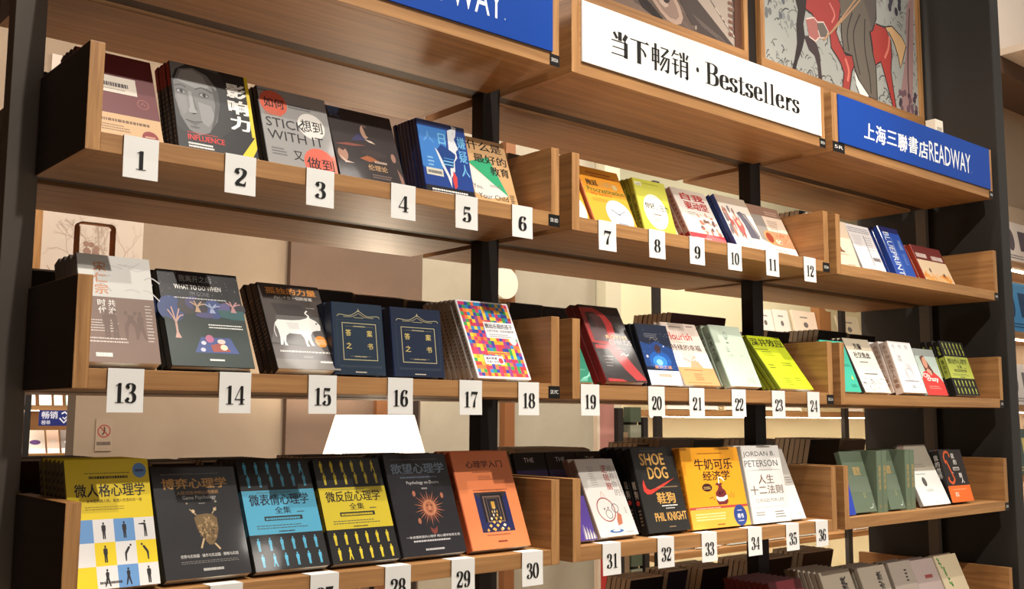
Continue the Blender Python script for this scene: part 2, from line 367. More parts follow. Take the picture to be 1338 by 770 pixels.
# sign trays on top
BLUE = M((14, 64, 152), .35)
def calli(A, a, b, c, d, col):
    n = 6
    for i, ch in enumerate('上海三聯書店'):
        wd = (c-a)/n; A.text(ch, a+i*wd+.05*wd, b+(.1 if ch in '三' else 0)*(d-b)-.03*(i % 2), a+(i+1)*wd-.05*wd, d-(.12 if ch in '上三' else 0)*(d-b)-.03*(i % 2), col, .012, slant=.08)
SIGNS = ['blue sign with white lettering', 'white sign with black lettering', 'blue sign with white lettering']
SLAB = ['oak sign tray with a blue lettered board, cut by the top edge of the photo',
        'oak sign tray with the white Bestsellers board above the middle bay',
        'oak sign tray with a blue lettered board above the right bay']
for k in range(3):
    t = thing('sign_tray', SLAB[k], 'sign', (PX*k, 0, ROW[0]), 'sign trays along the top')
    b = MB(); b.box(PT, W-PT, .018, D, 0, T, OAK_X); b.build('shelf_board', t, bevel=.0012)
    for s in (0, W-PT):
        b = MB(); b.box(s, s+PT, 0, D, 0, H+.002, OAK_Y); mi = b.m(OAK_Z); b.mi[2] = mi; b.mi[3] = mi; b.build('side_panel', t, bevel=.0012)
    b = MB(); b.box(PT, W-PT, .0005, .0175, 0, H+.002, OAK_X); b.build('front_panel', t, bevel=.001)
    b = MB(); sx0, sx1, sz0, sz1 = .034, 1.130, .035, .200
    b.box(sx0, sx1, -.0045, .0, sz0, sz1, WHITE if k == 1 else BLUE)
    A = Art(1, .5)
    def bx(x0, x1, z0, z1): return ((x0-sx0)/(sx1-sx0), (z0-sz0)/(sz1-sz0), (x1-sx0)/(sx1-sx0), (z1-sz0)/(sz1-sz0))
    if k == 1:
        ink = (24, 22, 22)
        for ch, x0, x1, z0, z1 in (('当', .143, .208, .079, .148), ('下', .216, .293, .077, .146), ('畅', .303, .379, .074, .152), ('销', .385, .461, .074, .153), ('·', .494, .507, .109, .124)):
            A.text(ch, *bx(x0, x1, z0, z1), ink, serif=True)
        A.text('Bestsellers', *bx(.536, 1.008, .084, .153), ink, serif=True, sp=-.01)
    else:
        wht = (240, 240, 236)
        calli(A, *bx(.185, .632, .078, .142), wht)
        A.text('READWAY', *bx(.640, .964, .073, .148), wht)
        A.text('R', *bx(.9705, .9735, .076, .081), wht)
    A.emit(b, lambda u, v, e: (sx0+u*(sx1-sx0), -.0045-e, sz0+v*(sz1-sz0)), eps=.00006)
    tag(b.build('sign_board', t), SIGNS[k])
    b = MB(); code_label(b, W-.032, W+.0, .0, .03, '5R02A', -.0012); tag(b.build('code_label', t), 'small black label with a white code')
    if k == 2:
        b = MB(); code_label(b, 0, .07, .0, .034, '5R', -.0012); tag(b.build('code_label', t), 'small black label with a white code')

# ------------------------------------------------------------------ framed pictures over the signs
def picture(x0, x1, label, paint):
    t = thing('framed_picture', label, 'picture', ((x0+x1)/2, .285, ROW[0]+T), 'framed pictures above the signs')
    z0, z1 = .335, 1.05; hw = (x1-x0)/2; fwd = .024
    b = MB(); b.box(-hw, hw, -.012, .010, z0-.05, z0+fwd, OAK_X); b.box(-hw, hw, -.012, .010, z1-fwd, z1, OAK_X)
    b.box(-hw, -hw+fwd, -.012, .010, z0+fwd, z1-fwd, OAK_Z); b.box(hw-fwd, hw, -.012, .010, z0+fwd, z1-fwd, OAK_Z)
    for s in (-hw+.05, hw-.07): b.box(s, s+.02, -.004, .006, 0.0, z0-.05, OAK_Z)
    b.build('frame', t)
    b = MB(); b.box(-hw+fwd, hw-fwd, .0, .006, z0+fwd, z1-fwd, M((214, 212, 204), .7))
    A = Art((2*hw-2*fwd)/(z1-z0-2*fwd), .7); paint(A)
    A.emit(b, lambda u, v, e: (-hw+fwd+u*(2*hw-2*fwd), -e, z0+fwd+v*(z1-z0-2*fwd)), eps=.00008)
    b.build('print', t)
def clampart(pts): return [(min(max(x, .002), .998), min(max(y, .002), .998)) for x, y in pts]
HORSE = {
 'head_neck': [(0.185, 0.435), (0.265, 0.473), (0.253, 0.371), (0.236, 0.276), (0.243, 0.202), (0.227, 0.129), (0.197, 0.036), (0.181, -0.027), (0.16, -0.031), (0.178, 0.042), (0.195, 0.144), (0.193, 0.248), (0.205, 0.349)],
 'leg2': [(0.238, 0.196), (0.277, 0.217), (0.314, 0.184), (0.331, 0.123), (0.334, 0.056), (0.341, -0.028), (0.317, -0.032), (0.314, 0.049), (0.297, 0.109), (0.265, 0.13)],
 'chest': [(0.261, 0.471), (0.445, 0.559), (0.473, 0.502), (0.46, 0.405), (0.436, 0.315), (0.455, 0.263), (0.493, 0.194), (0.535, 0.205), (0.554, 0.163), (0.531, 0.103), (0.511, -0.024), (0.465, -0.026), (0.478, 0.073), (0.46, 0.126), (0.436, 0.161), (0.402, 0.201), (0.395, 0.287), (0.347, 0.305), (0.318, 0.322), (0.29, 0.359), (0.253, 0.371)],
 'rump': [(0.706, 0.484), (0.774, 0.487), (0.81, 0.413), (0.812, 0.318), (0.802, 0.208), (0.814, 0.097), (0.831, -0.034), (0.808, -0.031), (0.779, 0.084), (0.745, 0.207), (0.73, 0.243), (0.707, 0.223), (0.677, 0.17), (0.678, 0.315), (0.665, 0.414)],
 'tan': [(0.751, 0.482), (0.821, 0.518), (0.889, 0.478), (0.922, 0.427), (0.893, 0.318), (0.873, 0.257), (0.859, 0.337), (0.833, 0.411), (0.796, 0.47)],
 'robe': [(0.465, 0.569), (0.715, 0.687), (0.708, 0.516), (0.682, 0.431), (0.66, 0.411), (0.676, 0.283), (0.695, 0.198), (0.697, -0.018), (0.637, -0.019), (0.581, 0.052), (0.552, 0.122), (0.535, 0.205), (0.483, 0.205), (0.471, 0.3), (0.471, 0.43)],
 'robe2': [(0.614, 0.64), (0.715, 0.687), (0.713, 0.518), (0.677, 0.429), (0.653, 0.533)],
 'white': [(0.547, 0.12), (0.571, 0.068), (0.638, -0.009), (0.631, -0.036), (0.578, -0.03), (0.557, 0.023)],
 'trunk': [(0.941, 0.707), (0.976, 0.812), (1.0, 0.824), (0.951, -0.025), (0.877, -0.028), (0.872, 0.118), (0.895, 0.233), (0.927, 0.418), (0.926, 0.581)],
 'face': [(0.251, 0.312), (0.3, 0.343), (0.328, 0.317), (0.335, 0.242), (0.305, 0.2), (0.267, 0.213)],
 'bridle': [(0.318, 0.322), (0.358, 0.34), (0.386, 0.293), (0.374, 0.249), (0.335, 0.232), (0.322, 0.275)],
 'rein': [(0.602, 0.592), (0.524, 0.474), (0.437, 0.345), (0.354, 0.23)],
 'rein2': [(0.569, 0.577), (0.503, 0.465), (0.416, 0.316)],
 'f1': [(0.598, 0.498), (0.551, 0.364), (0.557, 0.235), (0.583, 0.103)],
 'f2': [(0.545, 0.484), (0.509, 0.346), (0.515, 0.228)],
 'f3': [(0.63, 0.481), (0.623, 0.292), (0.648, 0.118), (0.654, 0.008)],
}
DECK = {
 'cone': [(0.562, 0.061), (0.596, 0.017), (0.63, -0.014), (0.671, -0.023), (0.695, -0.006), (0.705, 0.031), (0.691, 0.079), (0.667, 0.128), (0.557, 0.078)],
 'cone2': [(0.579, 0.069), (0.608, 0.029), (0.642, 0.004), (0.672, 0.004), (0.687, 0.03), (0.673, 0.077), (0.65, 0.12), (0.568, 0.083)],
 'hub': [(0.596, 0.063), (0.619, 0.047), (0.637, 0.062), (0.62, 0.107), (0.585, 0.091)],
 'ring': [(0.489, 0.047), (0.516, 0.002), (0.573, -0.026), (0.618, -0.039), (0.642, -0.042), (0.595, -0.022), (0.55, 0.017), (0.523, 0.063)],
 'arm': [(0.679, 0.134), (0.765, 0.173), (0.839, 0.096), (0.922, 0.027), (0.973, -0.037), (0.914, -0.039), (0.787, -0.029), (0.738, 0.025)],
 'rays': [(0.771, 0.162), (0.803, 0.19), (0.953, 0.258), (0.955, 0.054), (0.987, -0.031), (0.967, -0.032), (0.864, 0.072)],
 'board': [(0.36, -0.024), (0.439, -0.032), (0.561, -0.037), (0.677, -0.041), (0.619, -0.012), (0.483, 0.013), (0.467, 0.037)],
 'edge': [(0.959, 0.261), (1.014, 0.286), (1.01, -0.033), (0.983, -0.033)],
 'knob': [(0.761, 0.011), (0.77, 0.015), (0.77, -0.005), (0.761, -0.009)],
}
def Q(p): return clampart([(x, (y*.647+.02)/.667) for x, y in p])
def paint_horn(A):
    R = random.Random(3)
    A.rect(0, 0, 1, 1, (92, 78, 70))
    for i in range(90):
        u = R.random()*.95; v = R.random()*.9
        A.poly(clampart([(u, v), (u+.10, v-.05), (u+.11, v-.035), (u+.01, v+.025)]), R.choice([(58, 48, 44), (118, 102, 92), (70, 58, 54), (136, 120, 108), (100, 84, 76)]))
    D = DECK
    A.poly(Q(D['board']), (120, 100, 88)); A.poly(Q(D['ring']), (46, 36, 34)); A.poly(Q(D['cone']), (166, 142, 126)); A.poly(Q(D['cone2']), (136, 114, 102)); A.poly(Q(D['hub']), (176, 156, 142)); A.ell(.625, .13, .018, .03, (50, 40, 38), 12)
    for i in range(10): A.stroke([(.50+.012*i, .10-.012*i), (.56+.012*i, .06-.012*i)], .006, (44, 36, 34))
    A.poly(Q(D['arm']), (70, 60, 56)); A.poly(Q(D['rays']), (160, 146, 134))
    for i in range(22): u = .80+.008*i; A.stroke(clampart([(u, .26-.010*i), (u+.05, .20-.010*i)]), .004, R.choice([(110, 98, 90), (190, 178, 166)]))
    for i in range(12): A.stroke(clampart([(.75+.012*i, .10-.006*i), (.80+.012*i, .05-.006*i)]), .003, (98, 86, 80))
    A.poly(Q(D['knob']), (150, 138, 126)); A.rect(.962, 0, 1, 1, (84, 50, 34)); A.lines(.93, .06, .958, .6, 16, (120, 84, 70), .5, 5)
    A.ell(.45, .45, .16, .22, (58, 48, 44)); A.ell(.45, .45, .13, .18, (150, 132, 118)); A.ell(.45, .45, .04, .055, (70, 58, 52))
def paint_horse(A):
    R = random.Random(5); dk = (50, 42, 42); red = (158, 62, 58)
    A.rect(0, 0, 1, 1, (160, 162, 156))
    for i in range(520):
        u, v = R.random(), R.random()**1.3; l = R.uniform(.015, .05); a = R.uniform(.3, 2.8)
        A.stroke(clampart([(u, v), (u+.5*l*math.cos(a), v+.6*l), (u+l*math.cos(a), v+.7*l)]), R.choice([.003, .0045]), R.choice([(66, 66, 68), (92, 94, 94), (120, 124, 120)]), True)
    for i in range(40): A.ell(R.uniform(.01, .17), R.uniform(.22, .9), .010, .022, R.choice([(96, 98, 104), (130, 134, 132), (110, 112, 112)]), 8)
    for u in (.74, .79, .84): A.stroke([(u, .62), (u+.01, .8), (u, .98)], .01, (150, 146, 146), True)
    H = HORSE
    A.poly(Q(H['trunk']), (158, 126, 124)); A.stroke(Q([(.93, .02), (.93, .3), (.96, .7)]), .006, dk, True)
    for i in range(16): A.ell(R.uniform(.86, .985), R.uniform(.01, .14), .012, .022, R.choice([(76, 60, 72), (110, 84, 92)]), 9)
    for i in range(14): A.ell(R.uniform(.80, .90), R.uniform(.62, .9), .013, .03, (58, 54, 66), 9)
    A.poly(Q(H['tan']), (206, 168, 122)); A.stroke(Q(H['tan']), .005, dk)
    A.poly([(.18, .42), (.27, .46), (.34, .62), (.30, .68), (.22, .60)], dk); A.poly([(.26, .46), (.46, .55), (.48, .66), (.34, .68)], red)
    A.poly(Q(H['head_neck']), dk); A.poly(Q(H['leg2']), (66, 54, 54)); A.poly(Q(H['chest']), red); A.poly(Q(H['rump']), (166, 60, 54))
    A.stroke(Q(H['chest']), .006, dk); A.stroke(Q(H['rump']), .006, dk)
    A.stroke(Q([(.80, .44), (.79, .36), (.76, .28)]), .012, (206, 116, 100), True); A.stroke(Q([(.49, .17), (.51, .10), (.50, .03)]), .012, (206, 116, 100), True); A.stroke(Q([(.40, .48), (.43, .42), (.41, .36)]), .008, (206, 120, 112), True)
    A.poly(Q(H['face']), (166, 104, 98)); A.stroke(Q(H['face']), .005, (222, 196, 186)); A.poly(Q(H['bridle']), (104, 96, 90)); A.stroke(Q(H['bridle']), .006, (206, 186, 176))
    A.poly([(.47, .55), (.60, .60), (.72, .66), (.70, .84), (.52, .82)], (112, 102, 94)); A.ell(.60, .90, .05, .07, (196, 160, 136)); A.ell(.60, .94, .055, .04, (46, 40, 40))
    A.poly(Q(H['robe']), (104, 96, 86)); A.poly(Q(H['robe2']), (92, 84, 80)); A.stroke(Q(H['robe']), .006, dk); A.poly(Q(H['white']), (232, 230, 224)); A.stroke(Q(H['white']), .004, dk)
    for k in ('f1', 'f2', 'f3'): A.stroke(Q(H[k]), .006, (56, 50, 48), True)
    for k in ('rein', 'rein2'): A.stroke(Q(H[k]), .007, (176, 136, 104), True)
picture(1.215, 2.325, 'framed dark brown print of a record player above the white sign', paint_horn)
picture(2.40, 3.555, 'framed print of a red horse with a grey-robed rider among leaves', paint_horse)
b = MB(); b.box(-.03, .03, -.02, .02, 0, .24, M((216, 208, 192), .7)); b.box(-.02, .02, -.0205, -.02, .15, .21, M((170, 166, 156), .7))
o = b.build('carton', bevel=.001); o.location = (3.235, .07, ROW[0]+T+.0004); tag(o, 'small pale carton standing behind the right blue sign', 'box')

# ------------------------------------------------------------------ number cards
CARDS = {1: {1: .100, 2: .297, 3: .475, 4: .683, 5: .860, 6: 1.031, 7: 1.325, 8: 1.518, 9: 1.687, 10: 1.858, 11: 2.043, 12: 2.242},
         2: {13: .092, 14: .302, 15: .493, 16: .684, 17: .877, 18: 1.053, 19: 1.259, 20: 1.508, 21: 1.675, 22: 1.863, 23: 2.056, 24: 2.240},
         3: {26: .299, 27: .509, 28: .686, 29: .860, 30: 1.066, 31: 1.333, 32: 1.538, 33: 1.718, 34: 1.925, 35: 2.110, 36: 2.265}}
CARD = M((228, 227, 223), .6)
for r, row in CARDS.items():
    for n, x in row.items():
        hw = .0325; z1 = ROW[r]+T; ht = .077
        b = MB()
        prof = [(-.0024, .0012), (.034, .0008), (.034, .0004), (.0, .0004), (-.0012, -.0006), (-.0016, -.04), (-.0030, -ht), (-.0036, -ht), (-.0024, -.04)]
        b.prism(prof, 'x', -hw, hw, CARD)
        A = Art(2*hw/ht, .6); s = str(n); wd = .40 if n < 10 else .60
        if n == 1: wd = .30
        A.text(s, .5-wd/2, .22, .5+wd/2, .68, INK, serif=True, sp=-.03)
        A.emit(b, lambda u, v, e: (-hw+2*hw*u, -.0030-.0009*(1-v)-e, -ht+v*ht), eps=.00005)
        o = b.build('number_card'); o.location = (x, -.0005, z1)
        lev = {1: 'top', 2: 'second', 3: 'third'}[r]
        lab = f'white card printed {n} folded over the oak shelf edge' if n > 27 or r < 3 else {26: 'white card under the black beetle book, only its flap in view', 27: 'white card under the cyan and black book, number below the frame'}[n]
        tag(o, lab, 'number card', 'white number cards along the shelf edges')

# ------------------------------------------------------------------ books
def cover_mesh(w, h, t, front, spine, art=None, sart=None, hard=False, coat=.6, back=None):
    """front cover faces -y, spine on the -x side, block behind it"""
    ov = .003 if hard else 0
    c = .0025 if hard else .0008; r = min(.003, t*.3)
    fm = M(front, .42, coat, bump=.07 if coat > .3 else 0); sm = M(spine, .42, coat); bm_ = M(back or front, .42, coat)
    b = MB()
    def strip(pts, mat, closed_in):
        for i in range(len(pts)-1):
            (xa, ya), (xb, yb) = pts[i], pts[i+1]
            b.face([(xb, yb, 0), (xa, ya, 0), (xa, ya, h), (xb, yb, h)] if not closed_in else [(xa, ya, 0), (xb, yb, 0), (xb, yb, h), (xa, ya, h)], mat)
    arc1 = [(r-r*math.sin(a), r-r*math.cos(a)) for a in (0, .52, 1.05, 1.571)]
    arc2 = [(r-r*math.cos(a), t-r+r*math.sin(a)) for a in (0, .52, 1.05, 1.571)]
    strip([(w, 0), (r, 0)], fm, False); strip(arc1, sm, False); strip([(0, r), (0, t-r)], sm, False); strip(arc2, sm, False); strip([(r, t), (w, t)], bm_, False)
    strip([(w, c), (c, c), (c, t-c), (w, t-c)], sm, True)
    outer = [(w, 0), (r, 0)]+arc1[1:]+arc2+[(w, t)]; 
    for z, up in ((0, 0), (h, 1)):
        for q in ([(w, 0), (c, 0), (c, c), (w, c)], [(r, 0), (c, c), (c, t-c), (r, t), (0, t-r), (0, r)], [(w, t-c), (c, t-c), (c, t), (w, t)]):
            p = [(x, y, z) for x, y in q]; b.face(p if up else p[::-1], sm)
    for y0, y1, m_ in ((0, c, fm), (t-c, t, bm_)):
        b.face([(w, y0, 0), (w, y1, 0), (w, y1, h), (w, y0, h)], m_)
    if art: art.emit(b, lambda u, v, k: (r*.4+u*(w-r*.4), -k, v*h))
    if sart: sart.emit(b, lambda u, v, k: (-k, t-r*.5-u*(t-r), v*h))
    pg = MB(); pg.box(c+.0003, w-.001-ov, c+.0002, t-c-.0002, .0008+ov, h-.0008-ov, PAGES)
    return b, pg
def ordinal(i): return ORD[i] if i < len(ORD) else str(i+1)+'th'
def book(label, short, X, r, w, h, t, tilt, front, spine=None, art=None, sart=None, y0=.03, n=0, rz=0., hard=False, coat=.6, cat='book', kind=None, dx=0., gap=.0006, z=None, back=None):
    """one leaning book at the shelf front and n copies stacked behind it"""
    spine = spine or front
    a = math.radians(tilt)
    cm, pg = cover_mesh(w, h, t, front, spine, art, sart, hard, coat, back)
    z0 = (ROW[r]+T if z is None else z)+.0014+t*math.sin(a)
    root = thing(kind or ('hardcover_book' if hard else 'paperback_book'), label, cat, (X, y0, z0), None)
    root.rotation_euler = (-a, 0, rz)
    cm.build('cover', root); pg.build('pages', root)
    if n:
        root['group'] = 'stack of copies of the '+short
        st = (t+gap)/math.cos(a)
        for i in range(n):
            dup(root, (X+dx*(i+1)+random.uniform(-.0012, .0012), y0+st*(i+1), z0), f'{ordinal(i)} copy behind the front {short}')
    return root
def spine_text(txt, asp, col, extra=None, bg=None, lo=.12, hi=.75, band=None):
    A = Art(asp, .45, .4)
    if band: A.rect(0, band[0], 1, band[1], band[2])
    if txt: A.text(txt, .22, lo, .78, hi, col, .008, vert=True)
    if extra: A.lines(.3, .03, .7, .09, 3, extra, .5, 4)
    return A
K = (20, 18, 19); Wt = (236, 234, 228)

# ---- top shelf level, left bay
def a_red():
    A = Art(.67, .5, .3); A.rect(0, .55, .74, .74, (206, 196, 182)); A.lines(.03, .62, .66, .67, 1, (70, 60, 60), .9, 2, .05); A.lines(.2, .585, .6, .6, 1, (120, 110, 105), .6)
    A.ringo(.80, .47, .075, .012, (150, 90, 80)); A.stroke([(.77, .46), (.8, .49), (.83, .455)], .012, (150, 90, 80))
    A.rect(0, 0, 1, .31, (198, 164, 122)); A.lines(.06, .22, .9, .27, 1, (110, 80, 60), .6, 3); A.lines(.1, .12, .6, .2, 3, (130, 100, 76), .45, 4)
    A.circ(.83, .10, .11, (132, 40, 40)); A.lines(.76, .07, .9, .13, 2, (210, 170, 140), .5, 5, .05); return A
book('dark red paperback with a cream label and tan band, behind card 1', 'dark red paperback by card 1', .031, 1, .150, .225, .02, 26, (96, 28, 34), (60, 28, 30), a_red(), y0=.09, n=3)
def a_face():
    A = Art(.78, .45, .5); A.rect(0, 0, 1, 1, K)
    g = lambda k: (k, k, k)
    A.poly([(.0, .3), (0, 1), (.62, 1), (.70, .85), (.74, .6), (.7, .36), (.5, .22), (.2, .2)], g(38))
    A.poly([(.0, 1), (.0, .8), (.06, .92), (.2, 1)], g(120)); A.poly([(.30, 1), (.62, 1), (.6, .97), (.42, .985)], g(70))
    # a plain generic face, in greys
    A.poly([(.02, .78), (.10, .93), (.28, .97), (.45, .92), (.56, .80), (.58, .62), (.52, .42), (.40, .28), (.27, .235), (.15, .28), (.06, .42), (.02, .6)], g(116))
    A.poly([(.06, .80), (.13, .92), (.27, .95), (.40, .90), (.47, .78), (.30, .74)], g(150)); A.poly([(.30, .6), (.46, .58), (.50, .46), (.40, .34), (.32, .38)], g(138))
    A.poly([(.04, .66), (.16, .64), (.17, .5), (.10, .42), (.05, .52)], g(128)); A.poly([(.50, .8), (.58, .75), (.575, .58), (.5, .40), (.42, .30), (.48, .45), (.52, .6)], g(74))
    A.stroke([(.03, .735), (.10, .755), (.17, .735)], .014, g(60), True); A.stroke([(.28, .735), (.38, .765), (.50, .73)], .014, g(62), True)
    for u in (.10, .385): A.ell(u, .685, .062, .026, g(88)); A.ell(u, .683, .05, .018, g(176)); A.circ(u+.005, .684, .024, g(30)); A.stroke([(u-.06, .69), (u, .707), (u+.06, .688)], .009, g(34), True)
    A.poly([(.19, .70), (.23, .70), (.25, .52), (.275, .475), (.22, .455), (.165, .475), (.19, .53)], g(148)); A.poly([(.17, .472), (.22, .452), (.275, .472), (.25, .462), (.2, .462)], g(52)); A.poly([(.235, .69), (.26, .6), (.28, .5), (.25, .52)], g(92))
    A.stroke([(.12, .382), (.2, .372), (.25, .374), (.33, .388)], .012, g(48), True); A.poly([(.15, .37), (.23, .335), (.30, .372), (.22, .36)], g(92)); A.ell(.225, .315, .06, .012, g(84))
    A.rect(.955, .32, 1, 1, (226, 200, 40)); A.poly([(.70, 0), (1, 0), (1, .33), (.955, .28)], (226, 200, 40)); A.poly([(.86, .0), (.93, .0), (1, .1), (1, .2)], K)
    A.text('影响力', .69, .36, .955, .90, (240, 238, 232), .035, vert=True)
    A.text('INFLUENCE', .12, .175, .58, .235, (206, 44, 40), .02); A.lines(.12, .25, .5, .262, 1, (190, 60, 50), .7, 3, .05); A.lines(.12, .10, .44, .16, 2, Wt, .6, 4, .1); A.lines(.15, .03, .5, .08, 2, (150, 150, 150), .6, 4); return A
book('black paperback with a grey woman\'s face and white title, above card 2', 'grey face paperback by card 2', .211, 1, .174, .226, .017, 20, K, (44, 38, 38), a_face(), Art(.08).rect(0, .75, 1, 1, (176, 40, 36)).lines(.2, .1, .8, .7, 12, (150, 140, 135), .5, 2), y0=.09, n=3)
def a_stick():
    A = Art(.78, .5, .3); A.circ(.21, .82, .195, (214, 92, 64)); A.circ(.72, .62, .20, (216, 212, 206)); A.circ(.76, .17, .24, (220, 96, 76))
    A.text('如何', .07, .76, .36, .88, K, .004); A.text('想到', .56, .55, .88, .69, K, .0); A.text('做到', .56, .10, .96, .24, K, .0); A.text('又', .38, .17, .52, .28, K, .0)
    A.text('STICK', .06, .53, .62, .64, (26, 24, 26)); A.text('WITH IT', .06, .38, .86, .49, (26, 24, 26))
    A.lines(.42, .80, .85, .86, 2, (90, 90, 92), .6, 2); A.lines(.06, .67, .32, .73, 3, (196, 120, 96), .5, 3); A.rect(.0, .955, .14, .965, (60, 60, 62)); A.lines(.08, .2, .3, .3, 3, (100, 100, 102), .5, 4)
    A.rect(.955, 0, 1, .3, (196, 120, 100)); return A
book('grey paperback with orange and white circles and thin black lettering, above card 3', 'grey circles paperback by card 3', .406, 1, .171, .217, .016, 21, (146, 144, 142), (30, 28, 28), a_stick(), y0=.09, n=2)
def a_dark():
    A = Art(.84, .45, .5); A.rect(0, 0, 1, 1, (40, 30, 30))
    A.poly([(.0, 1), (.22, 1), (.14, .9), (.04, .86)], (60, 84, 120)); A.poly([(.02, .9), (.2, .84), (.1, .95)], (50, 66, 96)); A.poly([(.28, .58), (.52, .62), (.42, .7), (.32, .62)], (46, 44, 84))
    A.ell(.52, .73, .06, .09, (168, 132, 112)); A.poly([(.5, .83), (.58, .78), (.58, .66), (.54, .68)], (44, 32, 30)); A.poly([(.5, .63), (.56, .60), (.66, .585), (.6, .62)], (196, 176, 160))
    A.poly([(.02, .5), (.2, .54), (.5, .545), (.3, .51)], (128, 66, 54)); A.ell(.11, .38, .075, .09, (164, 124, 104)); A.poly([(.05, .36), (.12, .27), (.26, .28), (.14, .3)], (196, 172, 156)); A.poly([(.02, .46), (.2, .48), (.12, .42)], (60, 38, 34))
    A.poly([(.36, .36), (.5, .42), (.66, .36), (.5, .33)], (150, 84, 44)); A.ell(.9, .44, .035, .06, (150, 112, 96)); A.poly([(.92, .3), (.98, .2), (.99, .05), (.94, .1)], (140, 106, 92)); A.ell(.86, .07, .06, .03, (140, 90, 80))
    A.text('伦理论', .46, .225, .76, .30, (176, 140, 96), .008); A.lines(.58, .33, .82, .37, 1, (180, 160, 140), .7, 6); A.lines(.5, .13, .8, .19, 2, (120, 100, 92), .5, 7); A.ell(.6, .45, .2, .05, (52, 38, 36)); return A
book('dark brown paperback with faint painted faces, above card 4', 'dark painted paperback by card 4', .582, 1, .177, .212, .016, 23, (38, 28, 28), (24, 20, 20), a_dark(), y0=.09, n=1)
def a_blue():
    A = Art(.72, .35, .8); bl = (30, 84, 170); A.rect(0, 0, 1, 1, (28, 62, 138)); A.poly([(0, .4), (0, .92), (.6, .92), (.5, .5), (.3, .3)], (58, 122, 196)); A.poly([(.0, .93), (1, .93), (1, 1), (0, 1)], (24, 46, 104))
    A.poly([(.62, .92), (.74, .96), (.73, .84), (.80, .70), (.74, .66), (.75, .58), (.68, .52), (.66, .40), (.56, .3), (.54, .18), (.48, .32), (.40, .44), (.30, .66), (.36, .62), (.45, .46), (.55, .30)], (214, 218, 224))
    A.poly([(.34, .64), (.44, .72), (.62, .66), (.72, .62), (.71, .58), (.66, .52), (.64, .44), (.5, .42), (.44, .5)], (22, 60, 128)); A.rect(.44, .50, .66, .515, (120, 190, 230)); A.rect(.43, .46, .64, .474, (120, 190, 230)); A.rect(.46, .54, .67, .552, (70, 140, 200))
    A.poly([(.62, .40), (.68, .32), (.66, .2), (.60, .16), (.58, .28)], (206, 66, 66)); A.poly([(.72, 1), (.82, .98), (.78, .86), (.72, .80), (.74, .9)], (214, 218, 224))
    A.text('嫌疑人', .80, .34, .97, .88, (110, 180, 224), .0, vert=True); A.text('日', .40, .72, .55, .86, (120, 186, 226)); A.text('人', .08, .72, .3, .86, (90, 150, 210))
    A.rect(.06, .30, .40, .39, (206, 204, 190)); A.lines(.09, .325, .37, .365, 1, (90, 90, 90), .9, 3, .02); A.rect(0, 0, 1, .17, (24, 24, 34)); A.lines(.12, .08, .9, .15, 2, Wt, .55, 4, .1); A.lines(.12, .42, .25, .56, 3, (150, 200, 235), .4, 6); return A
book('shiny blue paperback with a cut-out head profile, above card 5', 'blue profile paperback by card 5', .812, 1, .147, .212, .013, 15, (30, 70, 150), (20, 36, 92), a_blue(), y0=.085, n=6, coat=1.)
def a_kraft():
    A = Art(.66, .6, .2); A.poly([(.0, .62), (.52, .74), (.82, .18)], (40, 158, 108)); A.poly([(.0, .60), (.0, .18), (.32, .12), (.80, .2)], (214, 212, 204))
    A.text('什么是', .06, .82, .90, .955, K, .004); A.text('最好的', .16, .64, .96, .77, K, .004); A.text('教育', .50, .48, .96, .61, K, .004); A.text('You,', .0, .24, .22, .31, K); A.text('Your Child', .08, .12, .78, .19, K); A.lines(.4, .3, .7, .34, 2, (120, 120, 110), .5, 4); A.lines(.84, .06, .95, .24, 7, (60, 50, 40), .5, 4); return A
book('brown kraft paperback with green triangle and black title, above card 6', 'brown kraft paperback by card 6', .963, 1, .137, .202, .018, 20, (200, 160, 112), (190, 150, 104), a_kraft(), y0=.085, n=0, coat=.2)

# ---- top shelf level, middle bay
def a_clock():
    A = Art(.82, .5, .3)
    A.lines(.2, .90, .8, .925, 1, (170, 60, 30), .8, 1, .05); A.lines(.3, .85, .92, .872, 1, (190, 80, 40), .7, 2, .05)
    A.text('拖延', .12, .69, .40, .79, (56, 40, 26), .03); A.text('心理学', .42, .69, .80, .785, (206, 170, 110), .0); A.text('Procrastination', .10, .585, .97, .665, (84, 106, 40), .02); A.text('Why You Do It', .14, .52, .64, .575, (196, 70, 36), .02)
    A.circ(.80, .72, .06, (214, 190, 130)); A.lines(.14, .43, .6, .49, 3, (190, 110, 40), .4, 3)
    A.circ(.67, .24, .31, (186, 190, 194)); A.circ(.67, .245, .285, (226, 230, 232)); A.stroke([(.50, .32), (.66, .25)], .02, (50, 50, 56)); A.stroke([(.66, .25), (.84, .33)], .012, (80, 80, 88)); A.circ(.665, .25, .018, (50, 50, 56)); A.lines(.56, .08, .8, .12, 1, (110, 130, 150), .9, 8, .02); return A
book('orange paperback with a big white clock face, above card 7', 'orange clock paperback by card 7', 1.379, 1, .170, .205, .018, 25, (236, 158, 48), (170, 90, 50), a_clock(), y0=.09, n=2, coat=.3)
book('orange paperback half hidden beside the middle bay\'s left panel, top level', 'half hidden orange paperback', 1.231, 1, .142, .205, .018, 25, (236, 158, 48), (170, 90, 50), a_clock(), y0=.10, coat=.3)
